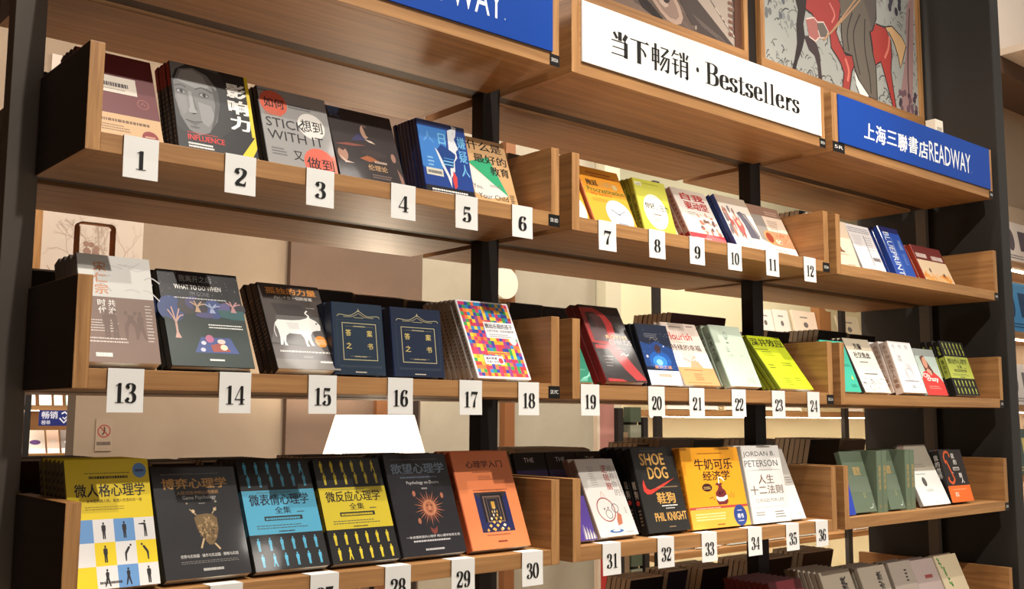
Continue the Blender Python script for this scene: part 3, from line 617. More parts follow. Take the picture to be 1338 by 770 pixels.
def a_olive():
    A = Art(.78, .5, .3); A.rect(.05, .88, .24, .94, (226, 224, 206)); A.lines(.07, .89, .22, .925, 2, (120, 120, 90), .6, 2, .05); A.lines(.3, .93, .8, .945, 1, (120, 120, 40), .7, 3); A.ell(.5, .45, .36, .31, (238, 236, 222))
    A.text('你好', .20, .49, .50, .60, K, .01); A.text('，压力', .54, .47, .92, .58, K, .0); A.lines(.4, .39, .66, .42, 1, (110, 100, 90), .8, 4, .05); A.lines(.38, .29, .62, .34, 2, (160, 150, 130), .5, 5); A.lines(.2, .08, .7, .11, 1, (130, 130, 60), .7, 6); A.lines(.3, .04, .5, .055, 1, (150, 130, 60), .7, 7); return A
book('olive yellow paperback with a white oval and black title, above card 8', 'olive oval paperback by card 8', 1.577, 1, .140, .185, .017, 17, (196, 194, 72), (158, 150, 44), a_olive(), spine_text('你好压力', .09, (60, 56, 20)), y0=.09, n=2, coat=.3)
def a_redtitle():
    A = Art(.85, .5, .3); A.rect(0, .86, 1, 1, (202, 190, 176)); A.text('自我', .20, .80, .88, .93, (176, 52, 48), .03); A.text('驱动型', .22, .63, .90, .78, (186, 60, 54), .03); A.lines(.22, .5, .5, .6, 3, (150, 150, 150), .4, 2)
    R = random.Random(4)
    for i in range(40): A.ell(R.uniform(.46, .93), R.uniform(.2, .56), R.uniform(.02, .06), R.uniform(.02, .05), R.choice([(206, 170, 146), (190, 120, 96), (226, 206, 190), (120, 90, 84)]), 8)
    A.rect(0, 0, 1, .19, (204, 66, 72)); A.poly([(.5, .19), (1, .13), (1, 0), (.3, 0)], (222, 110, 112)); A.lines(.1, .06, .6, .13, 2, (240, 190, 190), .4, 5); return A
book('white paperback with red title and red lower band, above card 9', 'red banded white paperback by card 9', 1.787, 1, .166, .206, .02, 27, (236, 230, 222), (186, 150, 136), a_redtitle(), Art(.1).rect(0, 0, 1, .2, (150, 40, 40)).lines(.3, .3, .7, .9, 8, (150, 60, 50), .6, 3), y0=.09, n=1, coat=.3)
def a_photo():
    A = Art(.8, .5, .3); A.rect(0, .85, 1, 1, (176, 158, 140)); A.rect(0, .22, 1, .85, (226, 218, 206)); R = random.Random(9)
    for i in range(34): u = R.uniform(.04, .5); A.ell(u, R.uniform(.25, .78), R.uniform(.02, .05), R.uniform(.05, .13), R.choice([(150, 116, 108), (190, 130, 110), (120, 110, 116), (206, 190, 180), (170, 80, 74)]), 8)
    A.poly([(.5, .7), (.64, .74), (.82, .5), (.9, .24), (.62, .24), (.6, .5)], (96, 92, 104)); A.poly([(.66, .72), (.8, .70), (.96, .3), (.9, .24), (.84, .5)], (140, 130, 128)); A.ell(.42, .45, .12, .14, (190, 96, 92)); A.ell(.42, .5, .06, .06, (206, 176, 150)); A.lines(.15, .06, .8, .15, 2, (210, 130, 120), .35, 6); return A
book('white paperback with a crowd photograph and dark blue spine, above card 10', 'blue spined photo paperback by card 10', 1.960, 1, .156, .206, .016, 27, (236, 232, 226), (30, 50, 108), a_photo(), y0=.06, n=1, coat=.3)
def a_brown():
    A = Art(.9, .5, .3); A.rect(0, .8, 1, 1, (140, 108, 92)); A.lines(.5, .84, .9, .93, 2, (196, 160, 140), .5, 1); A.rect(0, .26, .36, .8, (150, 142, 134)); A.rect(.36, .5, 1, .8, (226, 206, 186)); A.lines(.45, .55, .8, .74, 5, (150, 120, 100), .4, 2)
    A.rect(.3, .2, 1, .5, (214, 140, 104)); A.ell(.3, .36, .16, .14, (206, 150, 96)); A.ell(.3, .36, .11, .10, (150, 60, 40)); A.ell(.55, .3, .1, .05, (226, 206, 180)); A.poly([(.0, .3), (.3, .22), (.5, .2), (.1, .2)], (226, 220, 212))
    R = random.Random(2)
    for i in range(24): A.ell(R.uniform(.5, .95), R.uniform(.24, .48), .02, .02, R.choice([(196, 110, 76), (226, 170, 140), (180, 90, 60)]), 7)
    A.rect(0, 0, 1, .2, (240, 236, 230)); A.lines(.3, .08, .75, .16, 2, (206, 120, 90), .4, 4); return A
book('white paperback with an orange food photograph and yellow spine, above card 11', 'yellow spined food paperback by card 11', 2.150, 1, .172, .200, .022, 26, (234, 226, 216), (226, 196, 40), a_brown(), spine_text('好好吃饭', .11, (80, 60, 20)), y0=.085, n=1, coat=.3)

# ---- top shelf level, right bay
def a_tree():
    A = Art(.72, .55, .2); br = (140, 92, 70)
    A.ringo(.16, .70, .18, .015, br); R = random.Random(8)
    for i in range(16): a = R.uniform(0, 6.3); A.stroke([(.22, .62), (.16+.1*math.cos(a), .70+.07*math.sin(a)), (.16+.17*math.cos(a), .70+.12*math.sin(a))], .012, br, True)
    A.poly([(.2, .6), (.26, .64), (.42, .40), (.56, .36), (.34, .36)], br); A.lines(.3, .3, .7, .34, 1, (206, 170, 150), .6, 3); A.lines(.48, .08, .86, .14, 2, (176, 130, 110), .5, 4); return A
book('cream paperback with a round brown tree, leftmost on the right bay\'s top level', 'cream tree paperback', 2.552, 1, .146, .198, .014, 19, (232, 212, 186), (150, 146, 140), a_tree(), y0=.085, n=1, coat=.2)
book('white paperback sliver tucked under the cream tree book', 'white sliver paperback', 2.434, 1, .112, .198, .014, 19, (240, 228, 206), (150, 146, 140), None, y0=.07, n=0, coat=.2)
def a_text():
    A = Art(.72, .55, .3); A.lines(.05, .84, .95, .96, 3, (150, 146, 150), .5, 1); A.lines(.1, .55, .5, .8, 6, (196, 190, 190), .4, 2); A.lines(.6, .5, .95, .8, 6, (190, 186, 190), .4, 3); A.poly([(.60, .80), (.625, .80), (.59, .18), (.565, .18)], (110, 104, 110))
    A.lines(.64, .28, .95, .36, 1, (120, 110, 110), .9, 5, .02); A.lines(.3, .08, .9, .12, 1, (170, 160, 160), .6, 6); A.lines(.1, .02, .9, .05, 1, (60, 50, 60), .7, 7); return A
book('white paperback with a thin dark vertical line, beside the cream tree book', 'white lined paperback', 2.724, 1, .160, .205, .018, 22, (232, 228, 228), (150, 146, 144), a_text(), y0=.09, n=0, coat=.5)
def a_bp():
    A = Art(.68, .35, .9); A.rect(.0, .9, 1, 1, (28, 40, 100)); A.text('BLUEPRINT', .14, .06, .42, .90, (226, 234, 244), .004, rot=True); A.rect(.46, .1, .475, .8, (150, 180, 226)); A.text('蓝图', .74, .58, .90, .78, (150, 180, 230), .0, vert=True); A.lines(.72, .3, .9, .52, 6, (130, 160, 220), .4, 3); return A
book('glossy blue paperback with white vertical lettering, right bay top level', 'glossy blue lettered paperback', 2.957, 1, .140, .222, .024, 21, (34, 82, 178), (30, 66, 156), a_bp(), y0=.09, n=1, coat=1.)
def a_bird():
    A = Art(1.35, .5, .3); A.rect(0, .62, 1, 1, (112, 44, 40)); A.lines(.04, .68, .4, .82, 1, (226, 206, 196), .8, 1, .02); A.lines(.55, .66, .95, .8, 1, (226, 206, 196), .8, 2, .02); A.rect(0, 0, 1, .62, (234, 208, 172)); R = random.Random(6)
    for i in range(40): A.ell(R.uniform(.03, .97), R.uniform(.02, .28), R.uniform(.02, .06), R.uniform(.04, .1), R.choice([(226, 140, 50), (236, 170, 90), (240, 190, 130)]), 9)
    A.ell(.30, .36, .03, .06, (110, 84, 70), 8); A.ell(.74, .28, .03, .05, (110, 84, 70), 8); return A
book('wide red brown paperback with orange meadow print, rightmost on the top level', 'orange meadow paperback', 3.160, 1, .228, .172, .02, 23, (200, 120, 70), (170, 60, 40), a_bird(), y0=.085, n=1, coat=.4)

# ---- second shelf level, left bay
def a_marble():
    A = Art(.68, .45, .6); A.rect(0, .60, 1, 1, (206, 204, 198)); R = random.Random(3)
    for i in range(10): u = R.uniform(0, .9); v = R.uniform(.65, .95); A.stroke([(u, v), (u+.1, v+R.uniform(-.05, .04)), (u+.22, v+R.uniform(-.1, .06))], .018, R.choice([(184, 182, 178), (192, 190, 186)]), True)
    A.text('宋仁宗', .20, .62, .38, .94, (206, 136, 92), .006, vert=True); A.rect(0, 0, 1, .60, (122, 98, 86))
    A.text('共治', .36, .44, .46, .58, Wt, .0, vert=True); A.text('时代', .22, .44, .33, .58, Wt, .0, vert=True); A.lines(.0, .28, .5, .40, 5, (206, 196, 188), .35, 4); A.lines(.0, .18, .62, .24, 2, (206, 196, 188), .4, 5, .1)
    for i, u in enumerate((.32, .42, .6, .7, .78)): A.man(u, .22, .26, (104, 82, 72), i % 5)
    A.lines(.86, .2, .96, .56, 12, (196, 186, 178), .35, 6); A.lines(.14, .05, .36, .09, 1, Wt, .9, 7, .05); return A
book('shrink-wrapped book with marble white top and brown lower cover, behind card 13', 'marble and brown book by card 13', .030, 2, .138, .222, .03, 22, (206, 204, 198), (120, 116, 112), a_marble(), n=3, coat=1., hard=False)
def a_night():
    A = Art(.79, .4, .6); A.rect(0, 0, 1, 1, (20, 20, 24)); A.rect(0, 0, 1, .60, (28, 42, 38))
    for u, v, ru, rv, c in ((.10, .58, .16, .14, (44, 62, 112)), (.30, .62, .12, .09, (52, 44, 44)), (.38, .66, .10, .07, (62, 58, 100)), (.62, .60, .13, .10, (48, 68, 120)), (.46, .62, .09, .09, (40, 34, 40)), (.78, .60, .10, .08, (82, 78, 124)), (.50, .53, .12, .03, (70, 66, 110)), (.93, .62, .10, .07, (40, 38, 48))): A.ell(u, v, ru, rv, c)
    A.poly([(.66, .60), (1, .60), (1, .48), (.7, .52)], (40, 84, 86)); A.poly([(0, .0), (1, .0), (1, .50), (.55, .50), (.24, .44), (.12, .46), (0, .5)], (28, 44, 38))
    def trunk(u, v, h, c):
        A.poly([(u-.035, v), (u+.04, v), (u+.012, v+.06), (u+.014, v+h*.6), (u-.012, v+h*.6), (u-.012, v+.06)], c)
        for dx, dy in ((-.08, .9), (-.03, 1), (.06, .95), (.10, .75)): A.stroke([(u, v+h*.5), (u+dx*.5, v+h*(.5+dy*.25)), (u+dx, v+h*dy)], .016, c, True)
    trunk(.13, .28, .32, (190, 150, 138)); trunk(.42, .56, .12, (176, 146, 120)); trunk(.60, .56, .10, (150, 160, 190)); trunk(.87, .58, .12, (176, 130, 130))
    A.text('我离开之后', .25, .885, .66, .955, (150, 150, 150), .0); A.text('WHAT TO DO WHEN', .18, .80, .76, .85, Wt, .012); A.text("I'M GONE", .36, .735, .60, .78, (120, 122, 126)); A.lines(.16, .70, .82, .712, 1, (206, 206, 206), .8, 2, .02)
    A.poly([(.30, .14), (.40, .30), (.76, .30), (.84, .14)], (56, 74, 130)); A.poly([(.5, .22), (.66, .25), (.74, .16), (.52, .15)], (150, 66, 54)); A.ell(.50, .285, .05, .04, (176, 96, 130)); A.ell(.64, .26, .05, .025, (206, 190, 180)); A.ell(.66, .20, .045, .03, (226, 206, 176)); A.ell(.42, .24, .03, .02, (206, 200, 210)); A.ell(.40, .17, .03, .02, (190, 190, 206))
    A.lines(.52, .40, .95, .455, 2, Wt, .4, 4, .05); A.lines(.46, .06, .64, .08, 1, Wt, .9, 5, .02); R = random.Random(1)
    for i in range(26): A.circ(R.random(), R.uniform(.7, .99), .004, (150, 150, 160))
    return A
book('black hardcover with blue night trees and a picnic blanket, above card 14', 'night picnic book by card 14', .188, 2, .170, .218, .022, 27, (20, 20, 24), (16, 15, 17), a_night(), n=2, coat=.8, hard=True)
def a_ox():
    A = Art(.70, .4, .6); A.rect(0, 0, 1, 1, (66, 56, 52)); A.poly([(.14, .76), (.62, .76), (.72, .62), (.20, .62)], (48, 38, 36)); A.poly([(0, .3), (.18, .62), (1, .62), (1, .25)], (92, 88, 86)); A.rect(0, 0, 1, .27, (86, 78, 74)); A.rect(0, .0, 1, .11, (110, 104, 98))  # slanted dark patch is a number card's shadow drawn into the print
    A.text('孤独的力量', .10, .875, .93, .955, (226, 150, 66), .012); A.text('内心才是一切的答案', .22, .815, .84, .855, (226, 220, 212), .0); A.lines(.7, .72, .88, .74, 1, (150, 146, 140), .6, 2)
    ox = (232, 230, 224)
    A.poly([(.12, .52), (.18, .565), (.40, .565), (.54, .575), (.66, .60), (.70, .635), (.72, .60), (.80, .575), (.86, .52), (.84, .46), (.76, .455), (.70, .44), (.66, .40), (.655, .34), (.68, .275), (.63, .275), (.60, .36), (.575, .30), (.60, .265), (.55, .265), (.54, .36), (.50, .405), (.32, .41), (.26, .38), (.23, .31), (.25, .265), (.20, .265), (.20, .34), (.175, .27), (.135, .27), (.155, .36), (.15, .44)], ox)
    A.stroke([(.71, .625), (.66, .66), (.70, .69)], .02, ox, True); A.stroke([(.13, .52), (.09, .44), (.10, .36)], .014, (206, 202, 196), True); A.poly([(.3, .54), (.5, .54), (.5, .46), (.34, .46)], (214, 212, 208)); A.circ(.80, .54, .014, (60, 50, 50))
    A.circ(.80, .33, .095, (226, 146, 60)); A.lines(.74, .30, .87, .36, 3, (250, 226, 190), .4, 3, .05); A.lines(.1, .19, .95, .215, 1, (206, 200, 194), .7, 4, .03); A.lines(.45, .13, .62, .16, 2, (170, 164, 158), .4, 5); A.lines(.7, .08, .95, .10, 1, Wt, .9, 6, .03); return A
book('grey brown paperback with a white ox and orange title, above card 15', 'white ox paperback by card 15', .408, 2, .147, .214, .024, 30, (66, 56, 52), (30, 24, 23), a_ox(), Art(.12).lines(.2, .25, .8, .85, 14, (150, 130, 120), .4, 2), n=2, coat=.9)
def a_answers():
    A = Art(.76, .5, .3); g = (168, 160, 126); A.frame(.18, .20, .86, .72, .014, g); A.frame(.08, .12, .94, .76, .005, (60, 74, 92))
    for ch, u, v in (('答', .30, .58), ('案', .72, .58), ('之', .30, .40), ('书', .72, .40)): A.text(ch, u-.055, v-.045, u+.055, v+.045, (196, 176, 106), .008)
    for s in (-1, 1):
        A.stroke([(.52, .90), (.52+s*.10, .845), (.52+s*.2, .82), (.52+s*.38, .83), (.52+s*.42, .80)], .012, g, True); A.stroke([(.52, .86), (.52+s*.12, .81), (.52+s*.3, .80)], .009, g, True); A.stroke([(.52+s*.02, .26), (.52+s*.2, .255)], .008, (110, 106, 90))
    A.poly([(.52, .93), (.50, .88), (.54, .88)], g); A.lines(.42, .79, .62, .80, 1, g, .9, 2, .02); A.stroke([(.24, .67), (.8, .67)], .006, (120, 112, 90)); A.lines(.40, .665, .64, .69, 1, g, .6, 3, .02); A.lines(.4, .245, .64, .27, 1, g, .5, 4, .02)
    for i in range(18): A.ell(.12+i*.046, .11, .012, .02, (56, 66, 78), 8)
    A.lines(.4, .03, .62, .045, 1, (206, 200, 180), .9, 5, .02); return A
def rb(A): return A
book('navy hardcover with a gold framed four-character title, left of its twin by card 16', 'left navy framed hardcover by card 16', .540, 2, .128, .157, .03, 9, (32, 46, 62), (26, 40, 66), a_answers(), n=1, hard=True, coat=.2)
book('navy hardcover with a gold framed four-character title, right of its twin by card 16', 'right navy framed hardcover by card 16', .690, 2, .138, .157, .03, 9, (28, 38, 60), (22, 34, 64), a_answers(), n=1, hard=True, coat=.2)
def a_mosaic():
    A = Art(.79, .4, .6); A.rect(0, 0, 1, 1, (228, 226, 226)); R = random.Random(12); P = [(206, 54, 100), (226, 160, 40), (54, 150, 80), (52, 66, 150), (40, 130, 190), (196, 60, 60), (226, 196, 60), (150, 60, 130), (230, 120, 60)]
    nx, ny = 16, 21
    for i in range(nx):
        for j in range(ny):
            A.rect(.03+.94*i/nx, .025+.955*j/ny, .03+.94*(i+1)/nx, .025+.955*(j+1)/ny, R.choice(P))
    A.rect(.40, .52, .97, .73, (220, 218, 220)); A.text('教出乐观的孩子', .42, .645, .95, .71, (60, 54, 60), .012); A.text('让孩子受益一生的幸福经典', .43, .60, .95, .63, (90, 84, 90)); A.lines(.46, .535, .9, .585, 2, (150, 146, 150), .5, 3)
    A.circ(.88, .49, .065, (230, 214, 214)); A.rect(.22, .18, .58, .285, (230, 228, 230)); A.text('塞利格曼', .25, .235, .46, .27, (50, 46, 60), .01); A.text('幸福五部曲', .25, .195, .47, .225, (60, 56, 70)); A.circ(.52, .225, .045, (206, 60, 70)); A.rect(.32, .305, .68, .345, (214, 170, 60)); A.lines(.33, .31, .67, .335, 1, (206, 60, 70), .8, 7, .02); return A
book('bright mosaic-squared paperback in many colours, beside card 17', 'bright mosaic paperback by card 17', .924, 2, .166, .214, .017, 26, (230, 228, 228), (168, 162, 156), a_mosaic(), Art(.08).lines(.3, .15, .7, .9, 16, (70, 64, 66), .5, 2), n=6, coat=.8)

# ---- second shelf level, middle bay
def a_rose():
    A = Art(.67, .35, .9); A.rect(0, 0, 1, 1, (40, 34, 34)); red = (160, 50, 50)
    A.poly([(.0, .96), (.34, .97), (.56, .90), (.68, .78), (.66, .62), (.54, .50), (.66, .40), (.86, .17), (.99, .05), (.99, .02), (.74, .02), (.56, .16), (.34, .42), (.04, .42), (.04, .47), (.40, .47), (.0, .5)], red)
    A.poly([(.10, .90), (.30, .91), (.46, .85), (.50, .74), (.46, .60), (.34, .52), (.1, .53)], (72, 46, 46)); A.poly([(.12, .82), (.26, .86), (.24, .6), (.14, .58)], (50, 36, 38)); A.rect(.08, .52, .46, .70, (92, 72, 74))
    A.text('ROTHS', .40, .56, .92, .605, (226, 170, 110), .01); A.text('CHILDS', .42, .48, .99, .545, (150, 140, 138), .0); A.lines(.5, .42, .9, .44, 1, (120, 110, 110), .6, 2); A.stroke([(.6, .34), (.68, .37), (.72, .34), (.8, .36)], .02, (190, 180, 176), True)
    for i in range(4): A.stroke([(.14, .32-.04*i), (.38-.03*i, .32-.04*i)], .012, (150, 140, 136))
    for i in range(8): A.circ(.1+.03*i, .10-.01*(i % 3), .016, (60, 52, 52))
    A.poly([(.04, .0), (.5, .0), (.4, .03), (.04, .04)], red); return A
book('dark hardcover with a huge red letter R, above card 19', 'red letter hardcover by card 19', 1.354, 2, .156, .238, .024, 28, (40, 34, 34), (120, 32, 34), a_rose(), n=1, hard=True, coat=1.)
def a_teal():
    A = Art(.7, .4, .5)
    for i in range(6): A.stroke([(.5+.05*i, .02), (.7+.03*i, .12), (1, .16+.02*i)], .01, (150, 210, 190), True)
    A.lines(.6, .3, .95, .34, 2, (120, 180, 160), .4, 2); return A
book('green book half hidden by the middle bay\'s left panel, above card 19', 'half hidden green book', 1.229, 2, .088, .118, .015, 27, (34, 112, 88), (26, 80, 66), a_teal(), y0=.045)
def a_galaxy():
    A = Art(.76, .35, .8); A.rect(0, 0, 1, 1, (22, 30, 48)); A.poly([(0, .3), (0, .7), (.3, .66), (.5, .72), (1, .6), (1, .24)], (28, 60, 116)); A.ell(.5, .40, .34, .15, (30, 84, 160)); A.ell(.48, .38, .22, .10, (54, 130, 206)); A.ell(.46, .37, .10, .05, (130, 190, 230))
    A.poly([(.40, .6), (.5, .68), (.62, .62), (.56, .52), (.44, .52)], (60, 40, 46)); A.lines(.2, .78, .7, .86, 3, (120, 120, 130), .3, 2); A.stroke([(.34, .74), (.42, .78), (.52, .74), (.6, .77)], .012, (130, 120, 110), True); A.circ(.12, .46, .03, (206, 190, 206)); A.circ(.72, .64, .018, (220, 220, 230))
    A.text('意识之谜', .26, .265, .80, .32, (206, 150, 110), .01); A.rect(0, 0, 1, .235, (206, 220, 240)); A.lines(.32, .13, .72, .19, 1, (206, 150, 110), .9, 3, .02); A.lines(.3, .05, .9, .11, 2, (130, 150, 190), .4, 4); R = random.Random(4)
    for i in range(30): A.circ(R.random(), R.uniform(.25, .95), .006, (170, 190, 220))
    return A
book('dark blue galaxy paperback with a pale lower band, above card 20', 'blue galaxy paperback by card 20', 1.525, 2, .132, .182, .018, 20, (22, 30, 48), (18, 20, 28), a_galaxy(), n=2, coat=.9)
def a_flour():
    A = Art(.78, .5, .4); A.rect(0, 0, 1, 1, (206, 190, 178)); A.rect(0, .28, .24, .52, (240, 238, 234)); A.poly([(.62, .28), (.62, .52), (1, .52), (1, .28)], (240, 238, 234)); A.text('Flourish', .02, .72, .74, .84, (186, 60, 60), .008); A.text('持续的幸福', .04, .55, .88, .65, (62, 52, 52), .006); A.lines(.2, .93, .55, .945, 1, (80, 60, 60), .9, 1, .02); A.rect(.7, .95, .9, .965, (110, 70, 66)); A.lines(.3, .68, .6, .69, 1, (130, 110, 106), .8, 2)
    A.stroke([(-.0, .49), (.25, .42), (.46, .37), (.58, .40)], .01, (90, 66, 60), True); A.ringo(.60, .36, .12, .012, (186, 110, 80)); A.poly([(.36, .28), (.72, .28), (.64, .38), (.44, .38)], (226, 150, 116)); A.rect(0, 0, 1, .28, (232, 146, 96)); A.lines(.14, .23, .66, .245, 1, (140, 70, 50), .8, 3, .02); A.lines(.36, .08, .62, .20, 4, (186, 90, 56), .4, 4); A.lines(.1, .03, .9, .06, 1, (200, 110, 70), .5, 5); return A
book('pinkish grey paperback with red English title and orange band, above card 21', 'orange banded paperback by card 21', 1.666, 2, .156, .205, .02, 27, (206, 190, 178), (196, 180, 168), a_flour(), n=1, coat=.4)
def a_pale():
    A = Art(.73, .5, .5); A.lines(.38, .7, .46, .9, 3, (130, 146, 130), .4, 1); A.ell(.43, .84, .07, .06, (140, 156, 140)); A.ell(.43, .84, .055, .045, (172, 186, 170)); R = random.Random(5)
    for i in range(26): u, v = R.uniform(.15, .85), R.uniform(.15, .5); A.stroke([(u, v), (u+.05, v+.03), (u+.09, v+.01)], .006, (150, 172, 158), True)
    A.lines(.6, .06, .95, .16, 4, (140, 160, 150), .35, 3); A.lines(.3, .56, .4, .66, 3, (130, 146, 130), .4, 4); return A
book('pale sage green hardcover with faint drawings, above card 22', 'pale sage hardcover by card 22', 1.871, 2, .149, .203, .026, 24, (186, 200, 182), (150, 166, 148), a_pale(), spine_text('山水之间', .12, (70, 84, 72), lo=.4, hi=.9), n=2, coat=.5)
def a_lime():
    A = Art(.8, .4, .6); A.rect(0, 0, 1, 1, (192, 208, 40)); A.rect(.0, .30, .7, .76, (206, 222, 46)); A.text('深井效应', .02, .80, .98, .955, (32, 32, 22), .012)
    for u0, v0, u1, v1, n in ((.16, .62, .52, .72, 3), (.1, .38, .32, .48, 2), (.54, .44, .9, .52, 2), (.28, .08, .5, .22, 4), (.62, .16, .84, .24, 2), (.45, .03, .6, .06, 1)): A.lines(u0, v0, u1, v1, n, (110, 120, 20), .4, n)
    A.lines(.02, .73, .5, .76, 1, (70, 76, 20), .6, 6); return A
book('lime yellow paperback leaning far back with black title, above card 23', 'lime yellow paperback by card 23', 2.116, 2, .178, .215, .014, 37, (192, 208, 40), (120, 136, 24), a_lime(), n=3, coat=.6)

# ---- second shelf level, right bay
def a_mint():
    A = Art(.7, .5, .3); A.poly([(.78, .26), (.84, .34), (.86, .24)], (226, 206, 90)); A.lines(.6, .5, .95, .56, 2, (40, 130, 110), .5, 3); A.lines(.66, .1, .95, .16, 2, (40, 130, 110), .5, 3); return A
book('teal book half hidden by the right bay\'s left panel, second level', 'half hidden teal book', 2.432, 2, .14, .185, .016, 21, (64, 178, 152), (50, 150, 130), a_mint(), y0=.028)
def a_soc():
    A = Art(.8, .5, .3); A.rect(0, .78, 1, 1, (196, 184, 162)); A.text('克服', .30, .80, .60, .91, K, .03); A.text('社交焦虑', .18, .63, .80, .75, K, .02); A.lines(.3, .55, .62, .58, 1, (110, 100, 90), .7, 1, .05); A.lines(.28, .33, .8, .355, 1, (50, 46, 42), .9, 2, .03); R = random.Random(3)
    for i in range(50): u, v = R.uniform(.05, .95), R.uniform(.02, .24); A.stroke([(u, v), (u+.03, v+.03), (u+.05, v)], .008, R.choice([(60, 60, 66), (120, 120, 126), (80, 100, 150)]), True)
    return A
book('cream paperback with black title and doodled lower edge, right bay second level', 'cream doodle paperback', 2.598, 2, .166, .206, .017, 24, (232, 226, 212), (60, 54, 50), a_soc(), n=2, coat=.3)
def a_heart():
    A = Art(.8, .5, .4)
    for i, ch in enumerate('也许你'): A.text(ch, .12+.28*i, .86, .26+.28*i, .95, (176, 176, 180))
    A.text('该找', .22, .60, .38, .74, (170, 170, 176), vert=True)
    for k in range(5): A.ringo(.52, .42, .06+.03*k, .008, (196, 194, 198))
    A.ringo(.52, .36, .15, .01, (170, 166, 172)); A.lines(.2, .22, .85, .25, 1, (170, 168, 172), .7, 2, .03); A.lines(.45, .10, .6, .15, 2, (130, 128, 132), .5, 3, .05); return A
book('thick white paperback with a pale line drawing, right bay second level', 'thick white paperback', 2.853, 2, .160, .195, .034, 18, (236, 232, 232), (206, 190, 178), a_heart(), spine_text('也许你该找个人聊聊', .17, (150, 110, 80), lo=.1, hi=.95), n=3, coat=.5)
def a_woman():
    A = Art(.78, .5, .4); A.rect(0, .0, 1, 1, (190, 206, 196)); A.rect(0, .84, 1, 1, (150, 156, 150)); A.poly([(.20, .82), (.40, .86), (.52, .7), (.66, .52), (.60, .34), (.3, .4)], (110, 66, 52)); A.ell(.38, .70, .11, .12, (216, 156, 130)); A.poly([(.30, .5), (.42, .58), (.56, .52), (.56, .42), (.4, .4)], (214, 160, 136))
    A.poly([(.0, 0), (0, .34), (.16, .50), (.34, .52), (.5, .42), (.66, .50), (.86, .40), (1, .28), (1, 0)], (206, 62, 58)); A.text('Oh', .10, .37, .40, .47, Wt, .02); A.text('crazy', .22, .27, .78, .37, Wt, .02); A.lines(.2, .14, .8, .22, 2, (236, 150, 140), .4, 3); return A
book('paperback with a woman in red on pale green, right bay second level', 'woman in red paperback', 3.020, 2, .152, .182, .014, 18, (190, 206, 196), (150, 160, 150), a_woman(), n=1, coat=.4)
def crowd(bandc, title, titc, sub, subc=None):
    A = Art(.74, .4, .7); A.rect(0, 0, 1, 1, (26, 24, 24)); R = random.Random(8)
    for rowv in (.03, .17, .745, .865):
        for i in range(6): A.man(.10+.155*i+(.02 if rowv in (.03, .745) else 0), rowv, .115, bandc, R.choice([0, 0, 4, 0]))
    A.rect(0, .315, 1, .715, bandc); A.text(title, .08, .575, .90, .68, titc, .012); A.text(sub, .40, .495, .62, .56, titc, .0)
    A.rect(.24, .435, .76, .475, (40, 40, 34)); A.lines(.26, .443, .74, .463, 1, bandc, .9, 2, .02); A.lines(.12, .365, .86, .41, 2, (70, 80, 70), .35, 3); A.lines(.4, .33, .62, .345, 1, (50, 40, 40), .8, 4, .03); A.lines(.7, .50, .82, .52, 1, (60, 60, 60), .5, 5); A.lines(.2, .69, .8, .70, 1, (90, 90, 80), .6, 6); return A
book('black and lime paperback with rows of little figures, rightmost on the second level', 'black and lime figure paperback', 3.240, 2, .186, .219, .026, 17, (26, 24, 24), (28, 26, 24), crowd((186, 196, 84), '微动作心理学', (60, 70, 30), '全集'), Art(.12).rect(0, .32, 1, .70, (180, 192, 80)).text('微动作', .25, .38, .75, .66, (50, 60, 30), .0, vert=True).text('全集', .25, .74, .75, .92, (180, 190, 90), vert=True), n=2, coat=.7)

# ---- third shelf level, left bay
def a_yellow():
    A = Art(.72, .45, .5); Y = (232, 204, 32); A.rect(0, 0, 1, 1, Y)
    bl, wh = (104, 152, 206), (226, 224, 222); sq = .243
    cols = [[bl, wh, bl, wh], [wh, Y, wh, Y], [Y, wh, bl, wh]]
    for j in range(3):
        for i in range(4):
            u0, u1 = .27+sq*(i-1), .27+sq*i; u0 = max(u0, 0)
            v1 = .525-j*.178; v0 = v1-.178
            A.rect(u0, max(v0, 0), min(u1, 1), v1, cols[j][i])
            p = [[4, 0, 0, 1], [2, 0, 2, 3], [4, 4, 4, 0]][j][i]
            if i: A.man((u0+u1)/2, v0+.025, .13, (40, 36, 38), p)
    A.rect(0, 0, .02, .52, Y)
    A.text('微人格心理学', .09, .70, .93, .805, (40, 32, 24), .008); A.text('身体里的微人格，看透人性里的另一面', .22, .655, .88, .682, (110, 84, 20)); A.lines(.2, .60, .8, .635, 2, (150, 124, 30), .35, 2); A.lines(.22, .885, .76, .90, 1, (130, 106, 20), .5, 3, .02); A.lines(.27, .845, .74, .868, 1, (50, 40, 10), .9, 4, .02); A.circ(.885, .905, .085, (96, 140, 196)); A.lines(.83, .895, .94, .915, 1, (60, 60, 110), .9, 5, .02); A.lines(.3, .035, .56, .055, 1, (60, 50, 50), .9, 6, .02); return A
book('large yellow, blue and white paperback with checkered standing figures, lower left corner', 'yellow checkered paperback', .030, 3, .155, .240, .022, 22, (232, 204, 32), (120, 106, 56), a_yellow(), Art(.1).lines(.2, .1, .8, .95, 14, (40, 34, 26), .5, 2), n=5, coat=.5)
